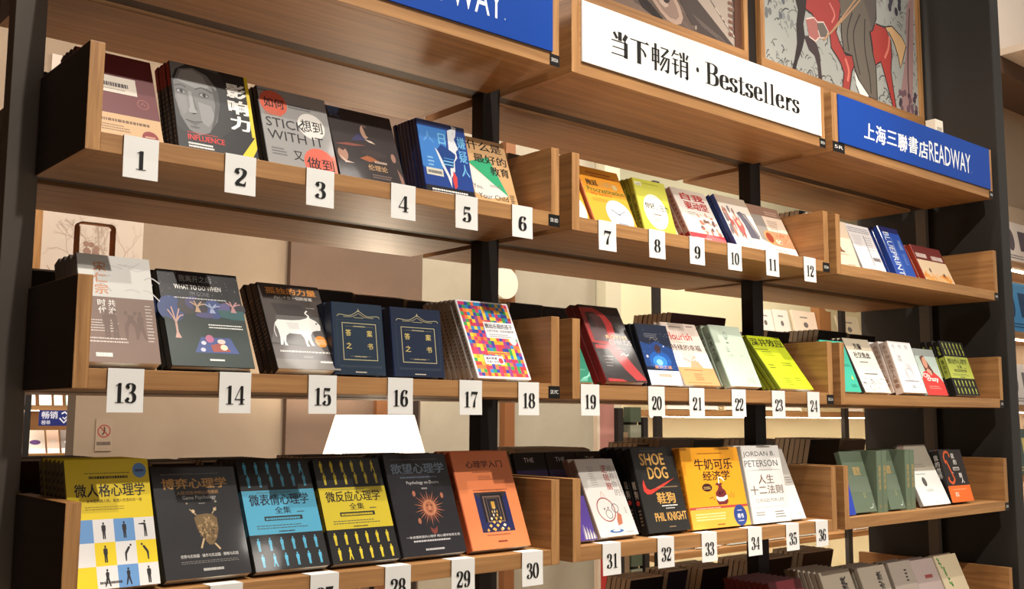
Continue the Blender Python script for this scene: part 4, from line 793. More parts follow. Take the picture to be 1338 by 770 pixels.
def a_beetle():
    A = Art(.8, .3, .9); A.rect(0, 0, 1, 1, (34, 32, 34)); A.text('博弈心理学', .10, .80, .88, .90, (196, 146, 74), .02); A.text('人际交往中的心理博弈', .26, .745, .76, .78, (190, 140, 80), .0); A.text('Game Psychology', .32, .69, .72, .735, (206, 202, 196)); A.lines(.5, .655, .58, .67, 1, (150, 146, 140), .7, 1); A.lines(.1, .935, .82, .95, 1, (110, 106, 100), .5, 2, .03)
    br = (120, 96, 62); A.poly([(.42, .53), (.46, .555), (.58, .565), (.64, .555), (.69, .52), (.69, .42), (.655, .335), (.60, .28), (.555, .28), (.50, .34), (.44, .43)], br); R = random.Random(7)
    for i in range(70):
        a = R.uniform(0, 6.3); q = R.random()**.5; A.ell(.565+.11*q*math.cos(a), .42+.11*q*math.sin(a), .014, .012, R.choice([(150, 122, 84), (92, 70, 44), (176, 146, 100), (132, 104, 70)]), 7)
    A.stroke([(.45, .555), (.41, .59), (.38, .61)], .016, (176, 150, 110)); A.stroke([(.64, .56), (.68, .60), (.70, .62)], .016, (176, 150, 110)); A.stroke([(.50, .34), (.455, .255)], .02, (206, 176, 130)); A.stroke([(.62, .29), (.675, .235)], .02, (206, 176, 130)); A.circ(.42, .59, .02, (216, 190, 150)); A.circ(.68, .60, .02, (216, 190, 150)); A.circ(.36, .665, .012, (150, 130, 110)); A.circ(.705, .672, .014, (170, 160, 140))
    A.text('优势与实践篇 · 操作与实战篇 · 策略与实践', .20, .175, .88, .205, (206, 202, 196)); A.lines(.2, .125, .88, .155, 2, (120, 116, 112), .4, 4, .05); A.lines(.44, .055, .68, .08, 1, (190, 186, 180), .9, 5, .02); return A
book('glossy black paperback with a golden beetle and gold title, lower left', 'golden beetle paperback', .194, 3, .172, .222, .026, 26, (34, 32, 34), (18, 17, 18), a_beetle(), n=3, coat=1.)
book('black and cyan paperback with rows of little figures, beside the beetle book', 'black and cyan figure paperback', .374, 3, .166, .236, .024, 27, (26, 24, 24), (24, 24, 26), crowd((84, 172, 206), '微表情心理学', (26, 40, 60), '全集'), Art(.12).rect(0, .315, 1, .715, (70, 150, 184)).text('微表情', .25, .38, .75, .66, (30, 50, 60), .0, vert=True), n=3, coat=.9)
book('black and yellow paperback with rows of little figures, behind card 28', 'black and yellow figure paperback', .547, 3, .168, .232, .024, 25, (26, 24, 24), (24, 23, 22), crowd((214, 192, 48), '微反应心理学', (44, 38, 20), '全集'), Art(.12).rect(0, .315, 1, .715, (190, 170, 44)).text('微反应', .25, .38, .75, .66, (50, 40, 10), .0, vert=True), n=3, coat=.8)
def a_desire():
    A = Art(.74, .3, .9); A.rect(0, 0, 1, 1, (38, 36, 40)); A.text('欲望心理学', .08, .80, .94, .905, (130, 150, 172), .016); A.lines(.2, .755, .8, .78, 1, (90, 100, 116), .6, 1, .04); A.text('Psychology on Desire', .28, .685, .80, .725, (214, 212, 210)); A.lines(.5, .64, .62, .66, 1, (160, 156, 156), .8, 2); A.lines(.1, .94, .9, .955, 1, (100, 96, 96), .5, 3)
    cx, cy = .56, .455; c1 = (176, 110, 84)
    for i in range(28):
        a = i*2*math.pi/28; r1 = .25 if i % 2 else .20; d = .10
        A.poly([(cx+.10*math.cos(a-d), cy+.10*A.a*math.sin(a-d)), (cx+r1*math.cos(a), cy+r1*A.a*math.sin(a)), (cx+.10*math.cos(a+d), cy+.10*A.a*math.sin(a+d))], c1 if i % 2 else (150, 84, 62))
    A.circ(cx, cy, .105, (196, 132, 96)); A.ell(cx, cy, .065, .06, (176, 106, 76)); A.stroke([(cx-.05, cy+.02), (cx-.02, cy+.025)], .014, (70, 36, 30)); A.stroke([(cx+.02, cy+.025), (cx+.05, cy+.02)], .014, (70, 36, 30)); A.poly([(cx-.012, cy+.015), (cx+.012, cy+.015), (cx+.016, cy-.02), (cx-.016, cy-.02)], (206, 146, 110)); A.stroke([(cx-.025, cy-.034), (cx, cy-.038), (cx+.025, cy-.034)], .012, (90, 40, 34))
    for u, v in ((.36, .6), (.80, .57), (.36, .33)): A.ell(u, v, .025, .03, c1, 8)
    A.poly([(.50, .27), (.56, .24), (.62, .27), (.60, .21), (.56, .19), (.52, .21)], (120, 60, 50)); A.text('一本读懂欲望的心理学 用心理学改变生活', .10, .165, .95, .19, (206, 202, 200)); A.lines(.2, .13, .8, .15, 1, (190, 186, 186), .8, 5, .05); A.lines(.36, .045, .66, .065, 1, (190, 186, 186), .9, 6, .03); return A
book('dark shrink-wrapped paperback with a copper sun face, behind card 29', 'copper sun paperback', .722, 3, .174, .236, .026, 23, (38, 36, 40), (30, 28, 32), a_desire(), n=2, coat=1.)
def a_door():
    A = Art(.77, .5, .4); A.lines(.2, .86, .84, .885, 1, (150, 70, 40), .0, 1); A.text('心理学入门', .22, .825, .86, .90, (90, 36, 26), .008); A.lines(.3, .775, .75, .79, 1, (150, 80, 50), .6, 2); A.lines(.38, .70, .66, .75, 3, (150, 80, 50), .35, 3); A.lines(.24, .585, .84, .60, 1, (150, 80, 50), .8, 4, .03)
    u0, u1, v0, v1 = .24, .80, .165, .57; A.rect(u0, v0, u1, v1, (30, 34, 84)); A.poly([(u0, v1), (u1, v1), (u1-.06, v1-.05), (u0+.06, v1-.05)], (58, 48, 46)); A.rect(.33, v0+.1, .71, v1-.02, (20, 18, 26)); A.frame(.37, .26, .67, .53, .02, (120, 96, 84)); A.frame(.42, .30, .62, .51, .014, (90, 76, 74)); A.rect(.45, .31, .59, .49, (40, 36, 44)); A.rect(.49, .40, .55, .47, (196, 150, 60))
    for j in range(7):
        va = .42-.035*j; wa = .05+.05*j
        n = 5
        for i in range(n):
            if (i+j) % 2 == 0: continue
            x0 = .52-wa/2+wa*i/n; x1 = x0+wa/n
            A.poly([(x0, va-.0175), ((x0+x1)/2, va), (x1, va-.0175), ((x0+x1)/2, va-.035)], (232, 184, 84) if (i+j) % 3 else (236, 220, 190))
    for i in range(9): A.poly([(.26+.058*i, .185), (.285+.058*i, .205), (.31+.058*i, .185), (.285+.058*i, .168)], (214, 160, 70) if i % 2 else (50, 40, 44))
    A.lines(.3, .13, .8, .15, 1, (150, 80, 50), .6, 6); A.lines(.46, .06, .62, .08, 1, (120, 56, 40), .9, 7, .03); return A
book('orange paperback with a dark doorway picture, behind card 30', 'orange doorway paperback', .912, 3, .178, .240, .024, 23, (226, 130, 80), (196, 96, 56), a_door(), spine_text('心理学入门', .1, (90, 36, 26), lo=.4, hi=.9), n=2, coat=.4)

# ---- third shelf level, middle bay
def a_logic():
    A = Art(.68, .5, .4); A.rect(0, 0, 1, 1, (208, 204, 198)); A.text('逻辑脑', .60, .58, .75, .92, (160, 60, 56), .0, vert=True); A.text('培养你的', .76, .50, .90, .92, (150, 140, 138), .0, vert=True); A.lines(.24, .66, .40, .92, 9, (110, 106, 104), .2, 1); A.lines(.93, .55, .97, .9, 14, (130, 126, 124), .4, 2)
    A.ringo(.38, .34, .22, .022, (150, 70, 62)); A.ringo(.42, .28, .08, .014, (110, 90, 90)); A.ringo(.62, .35, .08, .014, (90, 90, 100)); A.poly([(.50, .12), (.68, .15), (.72, .26), (.64, .30), (.58, .22)], (176, 106, 80)); A.poly([(.42, .08), (.50, .2), (.56, .2), (.54, .07)], (232, 228, 222)); A.ell(.46, .065, .18, .022, (54, 100, 160)); A.ell(.46, .07, .1, .012, (214, 214, 214)); A.stroke([(.36, .5), (.40, .57), (.46, .5)], .012, (190, 140, 130), True); A.circ(.34, .35, .02, (120, 100, 100)); A.circ(.44, .36, .02, (120, 100, 100)); A.lines(.86, .28, .9, .36, 4, (120, 116, 112), .4, 3); A.lines(.7, .04, .9, .05, 1, (120, 116, 112), .8, 4); return A
book('pale grey paperback with a cartoon head in rings, behind card 31', 'pale cartoon head paperback', 1.327, 3, .142, .216, .022, 27, (208, 204, 198), (176, 150, 140), a_logic(), n=1, coat=.5)
def a_purple():
    A = Art(.7, .4, .5); A.rect(0, .78, 1, 1, (22, 20, 24)); A.text('THE', .30, .88, .62, .935, (226, 220, 226)); A.rect(0, 0, 1, .78, (78, 56, 132)); A.poly([(.2, .78), (.6, .78), (.4, .5)], (84, 66, 130))
    for i in range(9): A.poly([(.52+.055*i, .02), (.56+.055*i, .30-.02*i), (.60+.055*i, .02)], (214, 206, 190) if i % 2 else (120, 106, 150))
    return A
for i, (x, y) in enumerate(((1.229, .03), (1.229, .185), (1.345, .185), (1.461, .185))):
    book(['purple book with pale shards half hidden by the middle bay\'s left panel', 'purple and black book, left one of three behind the cartoon head book', 'purple and black book, middle one of three behind the cartoon head book', 'purple and black book, right one of three behind the cartoon head book'][i], 'purple book', x, 3, .084 if i == 0 else .112, .150 if i == 0 else .226, .016, 24 if i == 0 else 20, (66, 48, 108), (30, 24, 40), a_purple(), y0=y)
def a_shoe():
    A = Art(.78, .45, .5); A.rect(0, 0, 1, 1, (40, 38, 36)); g = (206, 158, 84); A.text('SHOE', .16, .785, .74, .93, g, .02); A.text('DOG', .28, .62, .76, .765, g, .02)
    A.poly([(.14, .62), (.10, .56), (.10, .485), (.16, .445), (.26, .445), (.42, .49), (.60, .535), (.90, .625), (.56, .555), (.36, .51), (.24, .495), (.18, .515), (.155, .56)], (206, 62, 50)); A.lines(.42, .515, .92, .53, 1, (150, 120, 90), .8, 3, .02)
    A.text('鞋狗', .36, .325, .80, .46, g, .02); A.lines(.44, .295, .82, .31, 1, Wt, .9, 1, .02); A.lines(.52, .265, .74, .28, 1, (200, 196, 190), .8, 2, .02); A.text('PHIL KNIGHT', .22, .125, .98, .225, g, .018); A.lines(.5, .05, .66, .065, 1, (150, 120, 90), .8, 4, .02); A.lines(.2, .955, .7, .965, 1, (90, 80, 70), .7, 5); return A
book('black hardcover with gold lettering and a red tick, behind card 32', 'red tick black hardcover', 1.509, 3, .172, .233, .028, 17, (40, 38, 36), (24, 23, 24), a_shoe(), Art(.12).text('鞋狗', .25, .4, .75, .62, (206, 190, 170), .0, vert=True).ell(.5, .36, .25, .03, (190, 60, 50)).lines(.3, .1, .7, .3, 5, (150, 130, 110), .5, 2), n=3, hard=True, coat=.6)
def a_milk():
    A = Art(1.15, .5, .4); br = (112, 40, 44); A.text('牛奶可乐', .20, .72, .86, .86, (60, 30, 20), .008); A.text('经济学', .31, .585, .78, .705, (60, 30, 20), .008); A.lines(.28, .92, .7, .935, 1, (150, 90, 20), .8, 1, .02)
    A.poly([(.50, .28), (.64, .28), (.675, .31), (.67, .38), (.655, .45), (.61, .48), (.60, .52), (.63, .545), (.53, .555), (.50, .53), (.55, .51), (.53, .47), (.48, .43), (.475, .34)], br); A.poly([(.48, .345), (.52, .32), (.60, .32), (.675, .35), (.67, .40), (.60, .37), (.53, .37), (.48, .39)], (236, 226, 214)); A.stroke([(.56, .54), (.575, .62), (.63, .61), (.66, .57)], .02, (236, 230, 220)); A.circ(.55, .42, .018, (60, 16, 20)); A.circ(.60, .43, .012, (60, 16, 20)); A.ell(.35, .50, .085, .05, (60, 26, 22)); A.lines(.29, .48, .41, .52, 2, (226, 190, 120), .4, 3, .02)
    A.stroke([(.70, .40), (.73, .36), (.75, .43), (.78, .35), (.80, .41)], .008, br); A.stroke([(.36, .36), (.42, .38), (.44, .34)], .008, br); A.rect(0, .235, 1, .265, (176, 70, 60)); A.poly([(.0, .0), (1, .0), (1, .235), (0, .235)], (238, 172, 66)); A.lines(.1, .24, .6, .258, 1, (236, 190, 160), .6, 5); A.lines(.08, .10, .60, .2, 3, (246, 214, 150), .5, 6, .05); A.lines(.42, .03, .56, .05, 1, (120, 70, 20), .8, 7)
    A.circ(.84, .13, .115, (44, 66, 130)); A.text('得书', .785, .09, .895, .15, (230, 230, 236), .01); A.lines(.79, .055, .89, .07, 1, (200, 200, 220), .8, 8, .02); A.lines(.80, .185, .88, .2, 1, (200, 200, 220), .8, 9, .02); return A
book('golden yellow paperback with a cola bottle cartoon, behind card 33', 'golden bottle paperback', 1.690, 3, .262, .228, .024, 12, (234, 160, 34), (214, 138, 34), a_milk(), spine_text('牛奶可乐经济学', .1, (110, 50, 20), lo=.2, hi=.75), n=1, coat=.4)
def a_rules():
    A = Art(.83, .5, .4); gr = (74, 72, 72); A.text('JORDAN B.', -.0+.02, .845, .86, .925, gr, .0); A.text('PETERSON', .02, .725, .90, .81, gr, .0); A.frame(.06, .20, .95, .68, .006, (190, 188, 186)); A.text('人生', .30, .50, .72, .62, (120, 98, 80), .0); A.text('十二法则', .06, .365, .92, .48, (120, 98, 80), .0); A.text('12 RULES FOR LIFE', .16, .265, .90, .31, (130, 126, 122)); A.lines(.2, .68, .9, .69, 1, (170, 166, 160), .5, 1, .02); A.lines(.1, .10, .4, .16, 2, (130, 126, 122), .4, 2); A.lines(.6, .06, .9, .16, 3, (110, 106, 104), .4, 3); return A
book('white paperback with large grey English lettering, behind card 34', 'white lettered paperback by card 34', 1.966, 3, .188, .230, .024, 11, (226, 224, 220), (200, 196, 190), a_rules(), n=2, coat=.5)
def a_half():
    A = Art(.8, .5, .3); A.rect(0, .46, 1, 1, (186, 180, 172)); A.rect(0, 0, 1, .46, (228, 226, 222)); A.lines(.5, .5, .9, .6, 3, (120, 116, 110), .4, 1); A.lines(.5, .06, .9, .1, 2, (150, 146, 140), .4, 2); return A
book('grey and white paperback tucked behind the large-lettered white book, by card 35', 'grey and white paperback by card 35', 2.163, 3, .076, .232, .016, 22, (190, 186, 178), (170, 164, 156), a_half(), y0=.035, coat=.4)
book('brownish book with heavy black print at the middle bay\'s right end', 'brownish black print book', 2.13, 3, .17, .222, .02, 20, (150, 140, 128), (180, 172, 164), Art(.8).lines(.1, .7, .9, .8, 1, K, .9, 2, .02).lines(.1, .85, .8, .92, 2, (90, 80, 70), .4, 3), y0=.15, n=2, coat=.4)

# ---- third shelf level, right bay
def a_green():
    A = Art(.76, .5, .2); A.text('圆觉', .40, .60, .72, .74, (196, 160, 100), .0); A.lines(.45, .5, .66, .55, 2, (130, 150, 140), .5, 2); A.text('经典', .56, .22, .68, .32, (150, 150, 110), vert=True); A.poly([(.0, .62), (1, .56), (1, .3), (0, .34)], (106, 118, 100)); A.text('圆觉', .40, .60, .72, .74, (196, 160, 100), .0); A.stroke([(.72, .06), (.86, .07), (.90, .13)], .015, (214, 220, 214), True); return A
G1 = (98, 112, 92)
def spine_box(label, x, y0, n):
    st = Art(.14, .5, .2); st.text('圆觉经典', .3, .36, .7, .78, (190, 156, 96), .0, vert=True)
    return book(label, 'green spine volume', x, 3, .15, .204, .030, 3, G1, (104, 120, 98), None, st, y0=y0, hard=True, coat=.2)
book('grey green hardcover with gold title, leftmost on the right bay\'s third level', 'left grey green hardcover', 2.515, 3, .130, .206, .022, 16, G1, (104, 120, 98), a_green(), n=0, hard=True, coat=.4)
book('grey green hardcover with gold title, between the upright green spines', 'right grey green hardcover', 2.737, 3, .096, .206, .022, 16, G1, (104, 120, 98), a_green(), n=0, hard=True, coat=.4)
def upright(label, x, y):
    # spine towards the viewer: turned a quarter about the vertical
    a = Art(.15, .5, .2); a.text('圆觉经典', .28, .36, .72, .76, (190, 156, 96), .0, vert=True); a.lines(.3, .08, .7, .14, 2, (170, 150, 100), .4, 1)
    cm, pg = cover_mesh(.15, .206, .030, G1, (104, 120, 98), None, a, True, .2)
    o = thing('hardcover_book', label, 'book', (x, y, ROW[3]+T+.0006)); o.rotation_euler = (0, 0, math.pi/2); cm.build('cover', o); pg.build('pages', o); return o
for i, x in enumerate((2.690, 2.7225)): upright(f'grey green volume standing spine out, {["left", "right"][i]} of the first pair', x, .0335)
for i, x in enumerate((2.877, 2.9095)): upright(f'grey green volume standing spine out, {["left", "right"][i]} of the second pair', x, .0335)
book('thin blue book peeking from behind the right bay\'s left panel', 'thin blue book', 2.430, 3, .078, .10, .01, 14, (44, 66, 168), (40, 60, 150), None, y0=.025)
def a_seal():
    A = Art(.86, .5, .4); A.rect(0, .56, 1, 1, (160, 152, 136)); A.rect(0, 0, 1, .56, (232, 232, 226)); A.poly([(.0, 1), (.0, .8), (.25, 1)], (120, 100, 88)); A.ell(.40, .38, .07, .075, (70, 66, 62)); A.ell(.40, .38, .045, .055, (96, 92, 88)); A.lines(.2, .5, .56, .53, 1, (150, 150, 146), .5, 1); A.lines(.36, .22, .66, .27, 2, (130, 130, 126), .4, 2); A.lines(.3, .62, .7, .7, 2, (130, 122, 110), .4, 3); A.lines(.5, .05, .6, .06, 1, (150, 150, 146), .8, 4); return A
book('paperback with grey top and white lower half with a dark oval, right bay third level', 'dark oval paperback', 2.955, 3, .198, .232, .016, 24, (232, 232, 226), (150, 146, 138), a_seal(), n=0, coat=.4)
def a_clip():
    A = Art(.95, .45, .5); A.rect(0, 0, 1, 1, (42, 36, 34)); A.rect(0, 0, 1, .31, (232, 108, 40)); A.stroke([(.42, .86), (.38, .95), (.24, .95), (.16, .86), (.18, .74)], .05, (214, 92, 44), True); A.stroke([(.22, .8), (.36, .5), (.38, .42), (.26, .36), (.14, .42), (.16, .48)], .05, (214, 92, 44), True)
    for ch, u, v in (('我', .56, .88), ('的', .60, .76), ('人', .74, .40), ('精', .70, .50)): A.text(ch, u-.07, v-.05, u+.07, v+.05, (226, 222, 216), .01)
    A.rect(.44, .60, .72, .66, (206, 200, 194)); A.lines(.46, .61, .7, .645, 1, (50, 44, 42), .9, 2, .02); A.lines(.36, .54, .42, .58, 2, (200, 196, 190), .5, 3); A.text('真实', .24, .10, .40, .19, (246, 226, 206), .01); A.lines(.2, .23, .8, .26, 1, (250, 170, 120), .5, 4); return A
book('dark book with an orange hook and orange lower band, rightmost on the third level', 'orange hook book', 3.165, 3, .170, .196, .034, 14, (42, 36, 34), (28, 24, 24), a_clip(), spine_text('我的世界', .17, (206, 200, 194), lo=.45, hi=.92), n=2, coat=.7)

# ---- lowest shelf level: only the tops are in the frame
def a_rule(c, txt=None, tc=(60, 56, 52)):
    A = Art(.72, .5, .3); A.lines(.6, .7, .72, .9, 4, tc, .5, 2)
    if txt: A.text(txt, .62, .62, .80, .92, tc, .012, vert=True)
    return A
book('burgundy paperback at the front of a stack, lowest level beside the middle bay\'s right end', 'burgundy paperback', 2.135, 4, .172, .236, .02, 20, (110, 38, 44), (96, 34, 38), a_rule((110, 38, 44), None, (150, 90, 80)), y0=.03, n=7, coat=.4)
book('beige paperback at the front of the leftmost stack, right bay lowest level', 'beige paperback', 2.435, 4, .176, .240, .018, 21, (172, 160, 142), (160, 148, 132), a_rule(0, '断'), y0=.04, n=6, coat=.4)
book('greyish beige paperback with a dark title, second along the right bay\'s lowest level', 'greyish beige paperback', 2.640, 4, .170, .236, .018, 20, (170, 158, 142), (156, 146, 130), a_rule(0, '断舍'), y0=.03, n=4, coat=.4)
book('grey paperback third along the right bay\'s lowest level', 'grey lowest paperback', 2.835, 4, .150, .236, .02, 20, (164, 152, 140), (150, 140, 128), a_rule(0), y0=.03, n=2, coat=.4)
book('greyish pink paperback with small red print, right bay lowest level', 'greyish pink paperback', 2.995, 4, .166, .232, .018, 22, (176, 158, 152), (160, 146, 140), Art(.72).lines(.4, .7, .74, .76, 1, (150, 50, 50), .9, 2, .02), y0=.03, n=2, coat=.5)
def a_leaf():
    A = Art(.75, .5, .3); gn = (66, 120, 50); R = random.Random(3); A.stroke([(.14, .95), (.2, .8), (.26, .62), (.34, .48)], .012, gn, True)
    for i in range(16): q = i/15; A.ell(.14+.18*q+R.uniform(-.05, .06), .95-.45*q+R.uniform(-.03, .03), .035, .02, gn if i % 2 else (90, 150, 70), 7)
    return A
book('cream paperback with a green leafy twig, rightmost on the lowest level', 'green twig paperback', 3.172, 4, .168, .234, .018, 22, (206, 190, 158), (180, 166, 140), a_leaf(), y0=.03, n=1, coat=.3)

# ---- books on the far-side trays, their backs towards us
YR = .353+D
def rear(label, short, x, r, w, h, t, tilt, col, spine=None, n=2, cat='book', y=YR-.03, coat=.3):
    a = math.radians(tilt); cm, pg = cover_mesh(w, h, t, col, spine or col, None, None, False, coat)
    z0 = ROW[r]+T+.0014+t*math.sin(a)
    o = thing('paperback_book', label, cat, (x+w, y, z0), 'far-side stack of the '+short); o.rotation_euler = (-a, 0, math.pi)
    cm.build('cover', o); pg.build('pages', o)
    st = (t+.0006)/math.cos(a)
    for i in range(n): dup(o, (x+w+random.uniform(-.002, .002), y-st*(i+1), z0), f'{ordinal(i)} copy towards us of the {short}')
DK, MR, BN = (34, 29, 27), (74, 34, 34), (70, 54, 44)
for a in (
 ('near black book behind the left bay\'s left panel, top level far side', 'near black top-level book', .032, 1, .145, .228, .018, 16, (30, 34, 30), None, 6),
 ('brown book with yellow edge past card 6, far side', 'brown far-side book', 1.36, 1, .15, .278, .02, 10, (96, 70, 44), (200, 150, 60), 5),
 ('black book above the middle bay\'s right panel, top level far side', 'black top-level book', 2.80, 1, .21, .292, .022, 10, (24, 21, 21), None, 6),
 ('black book by the cream tree book, top level far side', 'black book by the tree', 3.06, 1, .165, .272, .02, 10, (28, 24, 24), None, 6),
 ('dark book behind the left bay\'s left panel, second level far side', 'dark second-level book', .032, 2, .12, .225, .02, 18, (34, 32, 31), None, 6),
 ('dark book behind the white ox book, far side', 'dark book past the ox', .69, 2, .125, .238, .02, 14, DK, None, 6),
 ('dark brown book behind the left navy framed book, far side', 'dark brown far book', .825, 2, .15, .234, .02, 14, (52, 38, 33), None, 6),
 ('very dark book behind the right navy framed book, far side', 'very dark far book', .985, 2, .14, .232, .02, 14, (42, 33, 30), None, 6),
 ('dark book with grey spine above the left bay\'s right panel, far side', 'dark grey-spined book', 1.345, 2, .13, .252, .018, 12, (46, 38, 35), (70, 64, 60), 7),
 ('dark book just left of the red letter book, far side', 'dark book by the red letter', 1.48, 2, .13, .25, .018, 12, (44, 34, 32), None, 7),
 ('maroon book above the pale sage book, far side', 'maroon far-side book', 2.03, 2, .288, .268, .02, 12, MR, (66, 40, 38), 7),
 ('black book behind the lime book, far side', 'black book past the lime one', 2.585, 2, .14, .242, .02, 14, (24, 22, 22), None, 6),
 ('small pinkish book past the lime book, far side', 'small pinkish book', 2.735, 2, .12, .208, .02, 14, (150, 104, 100), (90, 60, 60), 6),
 ('black book above the right bay\'s left panel, far side', 'black book over the panel', 2.90, 2, .20, .262, .022, 12, (22, 20, 20), (40, 34, 32), 6),
 ('black book right of the panel-top book, far side', 'black far book by the cream one', 3.12, 2, .19, .258, .022, 12, (24, 22, 22), None, 6),
 ('maroon brown book behind the yellow checkered one, far side', 'maroon brown far book', .032, 3, .155, .228, .02, 16, (62, 34, 32), None, 6),
 ('brown book behind the golden beetle book, far side', 'brown book past the beetle', .31, 3, .10, .215, .02, 16, BN, None, 6),
 ('black book behind the cyan figure book, far side', 'black book past the cyan one', .43, 3, .17, .216, .02, 16, DK, None, 6),
 ('black book behind the yellow figure book, far side', 'black book past the figures', .69, 3, .17, .218, .02, 16, (28, 24, 23), None, 6),
 ('black book behind the copper sun book, far side', 'black book past the sun', .88, 3, .17, .218, .02, 16, (30, 26, 26), None, 6),
 ('cream topped book above the left bay\'s right panel, far side', 'cream topped book', 1.36, 3, .27, .224, .03, 14, (196, 184, 162), (206, 196, 174), 5),
 ('brown book between the black hardcover and the bottle book, far side', 'brown far book by the bottle', 1.90, 3, .06, .236, .02, 14, (110, 84, 60), None, 5),
 ('light grey book behind the bottle book, far side', 'light grey far book', 1.975, 3, .16, .248, .022, 12, (158, 150, 138), None, 6),
 ('striped grey green book behind the bottle book, far side', 'grey green far book', 2.15, 3, .16, .246, .022, 12, (98, 98, 84), (130, 126, 110), 6),
 ('pale grey book behind the white lettered book, far side', 'pale grey far book', 2.46, 3, .15, .242, .022, 12, (150, 142, 132), None, 6),
 ('black book over the middle bay\'s right panel, third level far side', 'black third-level far book', 2.83, 3, .20, .24, .022, 12, (24, 22, 23), None, 6),
 ('brown grey book behind the left grey green hardcover, far side', 'brown grey far book', 3.06, 3, .16, .236, .022, 12, (120, 100, 88), None, 6),
 ('black book below cards 32 and 33, lowest level far side', 'black lowest far book', 1.90, 4, .16, .222, .02, 12, (26, 24, 26), (60, 52, 46), 4),
 ('dark violet book below card 33, lowest level far side', 'dark violet far book', 2.08, 4, .10, .232, .02, 12, (44, 38, 56), (70, 58, 50), 4),
 ('black brown book left of the middle post, lowest level far side', 'black brown far book', 2.20, 4, .14, .236, .024, 12, (34, 28, 26), (110, 92, 74), 5),
 ('dark brown book below cards 35 and 36, lowest level far side', 'dark brown lowest book', 2.47, 4, .26, .234, .022, 12, (58, 44, 36), None, 5),
 ('brown book beside it at the right bay, lowest level far side', 'brown lowest book', 2.80, 4, .20, .238, .022, 12, (74, 54, 42), None, 5)):
    rear(*a)

# ------------------------------------------------------------------ the shop behind
# floor lamp with a glowing shade
lt = thing('floor_lamp', 'floor lamp with a glowing white tapered shade, seen under cards 15 to 17', 'lamp', (1.945, 2.02, FLOOR))
def shell(mb, prof, mat, n=40):
    vs = [(r*math.cos(2*math.pi*k/n), r*math.sin(2*math.pi*k/n), z) for r, z in prof for k in range(n)]; m = len(prof)
    mb.geo(vs, [(i*n+k, i*n+(k+1) % n, ((i+1) % m)*n+(k+1) % n, ((i+1) % m)*n+k) for i in range(m-1) for k in range(n)], mat)
zs = 1.385-FLOOR
b = MB(); SH = M((255, 240, 214), .8, emit=1.9); shell(b, [(.172, zs), (.262, zs-.30), (.259, zs-.30), (.169, zs), (.172, zs)], SH); tag(b.build('lamp_shade', lt, smooth=True), 'white glowing lamp shade')
b = MB(); b.tube([(0, 0, .02), (0, 0, zs-.06)], .012, BLACK); b.build('pole', lt)
b = MB(); b.tube([(0, 0, 0), (0, 0, .02)], .15, BLACK, 32); b.build('base', lt)
b = MB(); b.tube([(0, 0, zs-.12), (0, 0, zs-.05)], .03, M((255, 246, 230), .5, emit=6), 12); b.build('bulb', lt)
light('far_aisle_lamp', 'AREA', (2.2, 6.6, 3.2), 90, (1.0, .94, .86), (2.2, 7.3, 1.2), size=1.0)
light('floor_lamp_light', 'POINT', (1.945, 2.02, 1.37), 18, (1, .82, .6), shadow_soft_size=.05)
# wall panels and marks
TAUPE = textured('taupe_panel', (104, 84, 70), (110, 89, 74), (4, 4, 4), .75)
CREAM = textured('cream_panel', (166, 158, 140), (172, 165, 147), (4, 4, 4), .75)
b = MB(); b.box(1.755, 2.51, 2.47, 2.499, FLOOR, 3.4, TAUPE); tag(b.build('trim_1', bevel=.002), kind='structure')
b = MB(); b.box(2.515, 3.78, 2.475, 2.499, FLOOR, 3.4, CREAM); tag(b.build('trim_2', bevel=.002), kind='structure')
b = MB(); b.box(3.79, 3.92, 2.40, 2.499, FLOOR, 3.4, M((206, 202, 178), .7)); tag(b.build('trim_3', bevel=.002), kind='structure')
b = MB(); b.box(2.23, 2.30, 2.44, 2.469, FLOOR, 1.52, M((120, 80, 52), .5)); b.box(2.30, 2.49, 2.455, 2.469, FLOOR, 1.52, M((50, 40, 34), .5)); tag(b.build('cabinet_door'), 'brown framed dark door panel on the wall beside the lamp', 'door')
b = MB(); b.box(3.04, 3.11, 2.43, 2.474, FLOOR, 2.9, M((134, 88, 54), .5)); tag(b.build('wooden_upright'), 'brown wooden upright on the cream wall right of the black post', 'post')
b = MB(); b.tube([(3.02, 2.40, 2.10), (3.02, 2.428, 2.10)], .085, M((226, 222, 206), .5), 40); tag(b.build('wall_disc', smooth=False), 'round white disc on the brown wooden upright', 'wall disc')
b = MB(); b.box(-.034, .034, -.003, 0, -.07, .06, M((158, 142, 123), .7)); A = Art(.52, .6)
A.ringo(.5, .62, .36, .07, (150, 60, 56)); A.stroke([(.28, .74), (.72, .50)], .07, (150, 60, 56)); A.stroke([(.4, .5), (.52, .62), (.5, .76)], .09, (90, 60, 56), True); A.lines(.08, .18, .92, .30, 1, (90, 76, 70), .9, 3, .02); A.lines(.1, .06, .9, .1, 1, (150, 136, 124), .7, 4, .02)
A.emit(b, lambda u, v, e: (-.034+.068*u, -.003-e, -.07+.13*v)); o = b.build('no_smoking_sign'); o.location = (.94, 2.4995, 1.303); tag(o, 'small no smoking sign on the beige wall under card 13', 'sign')
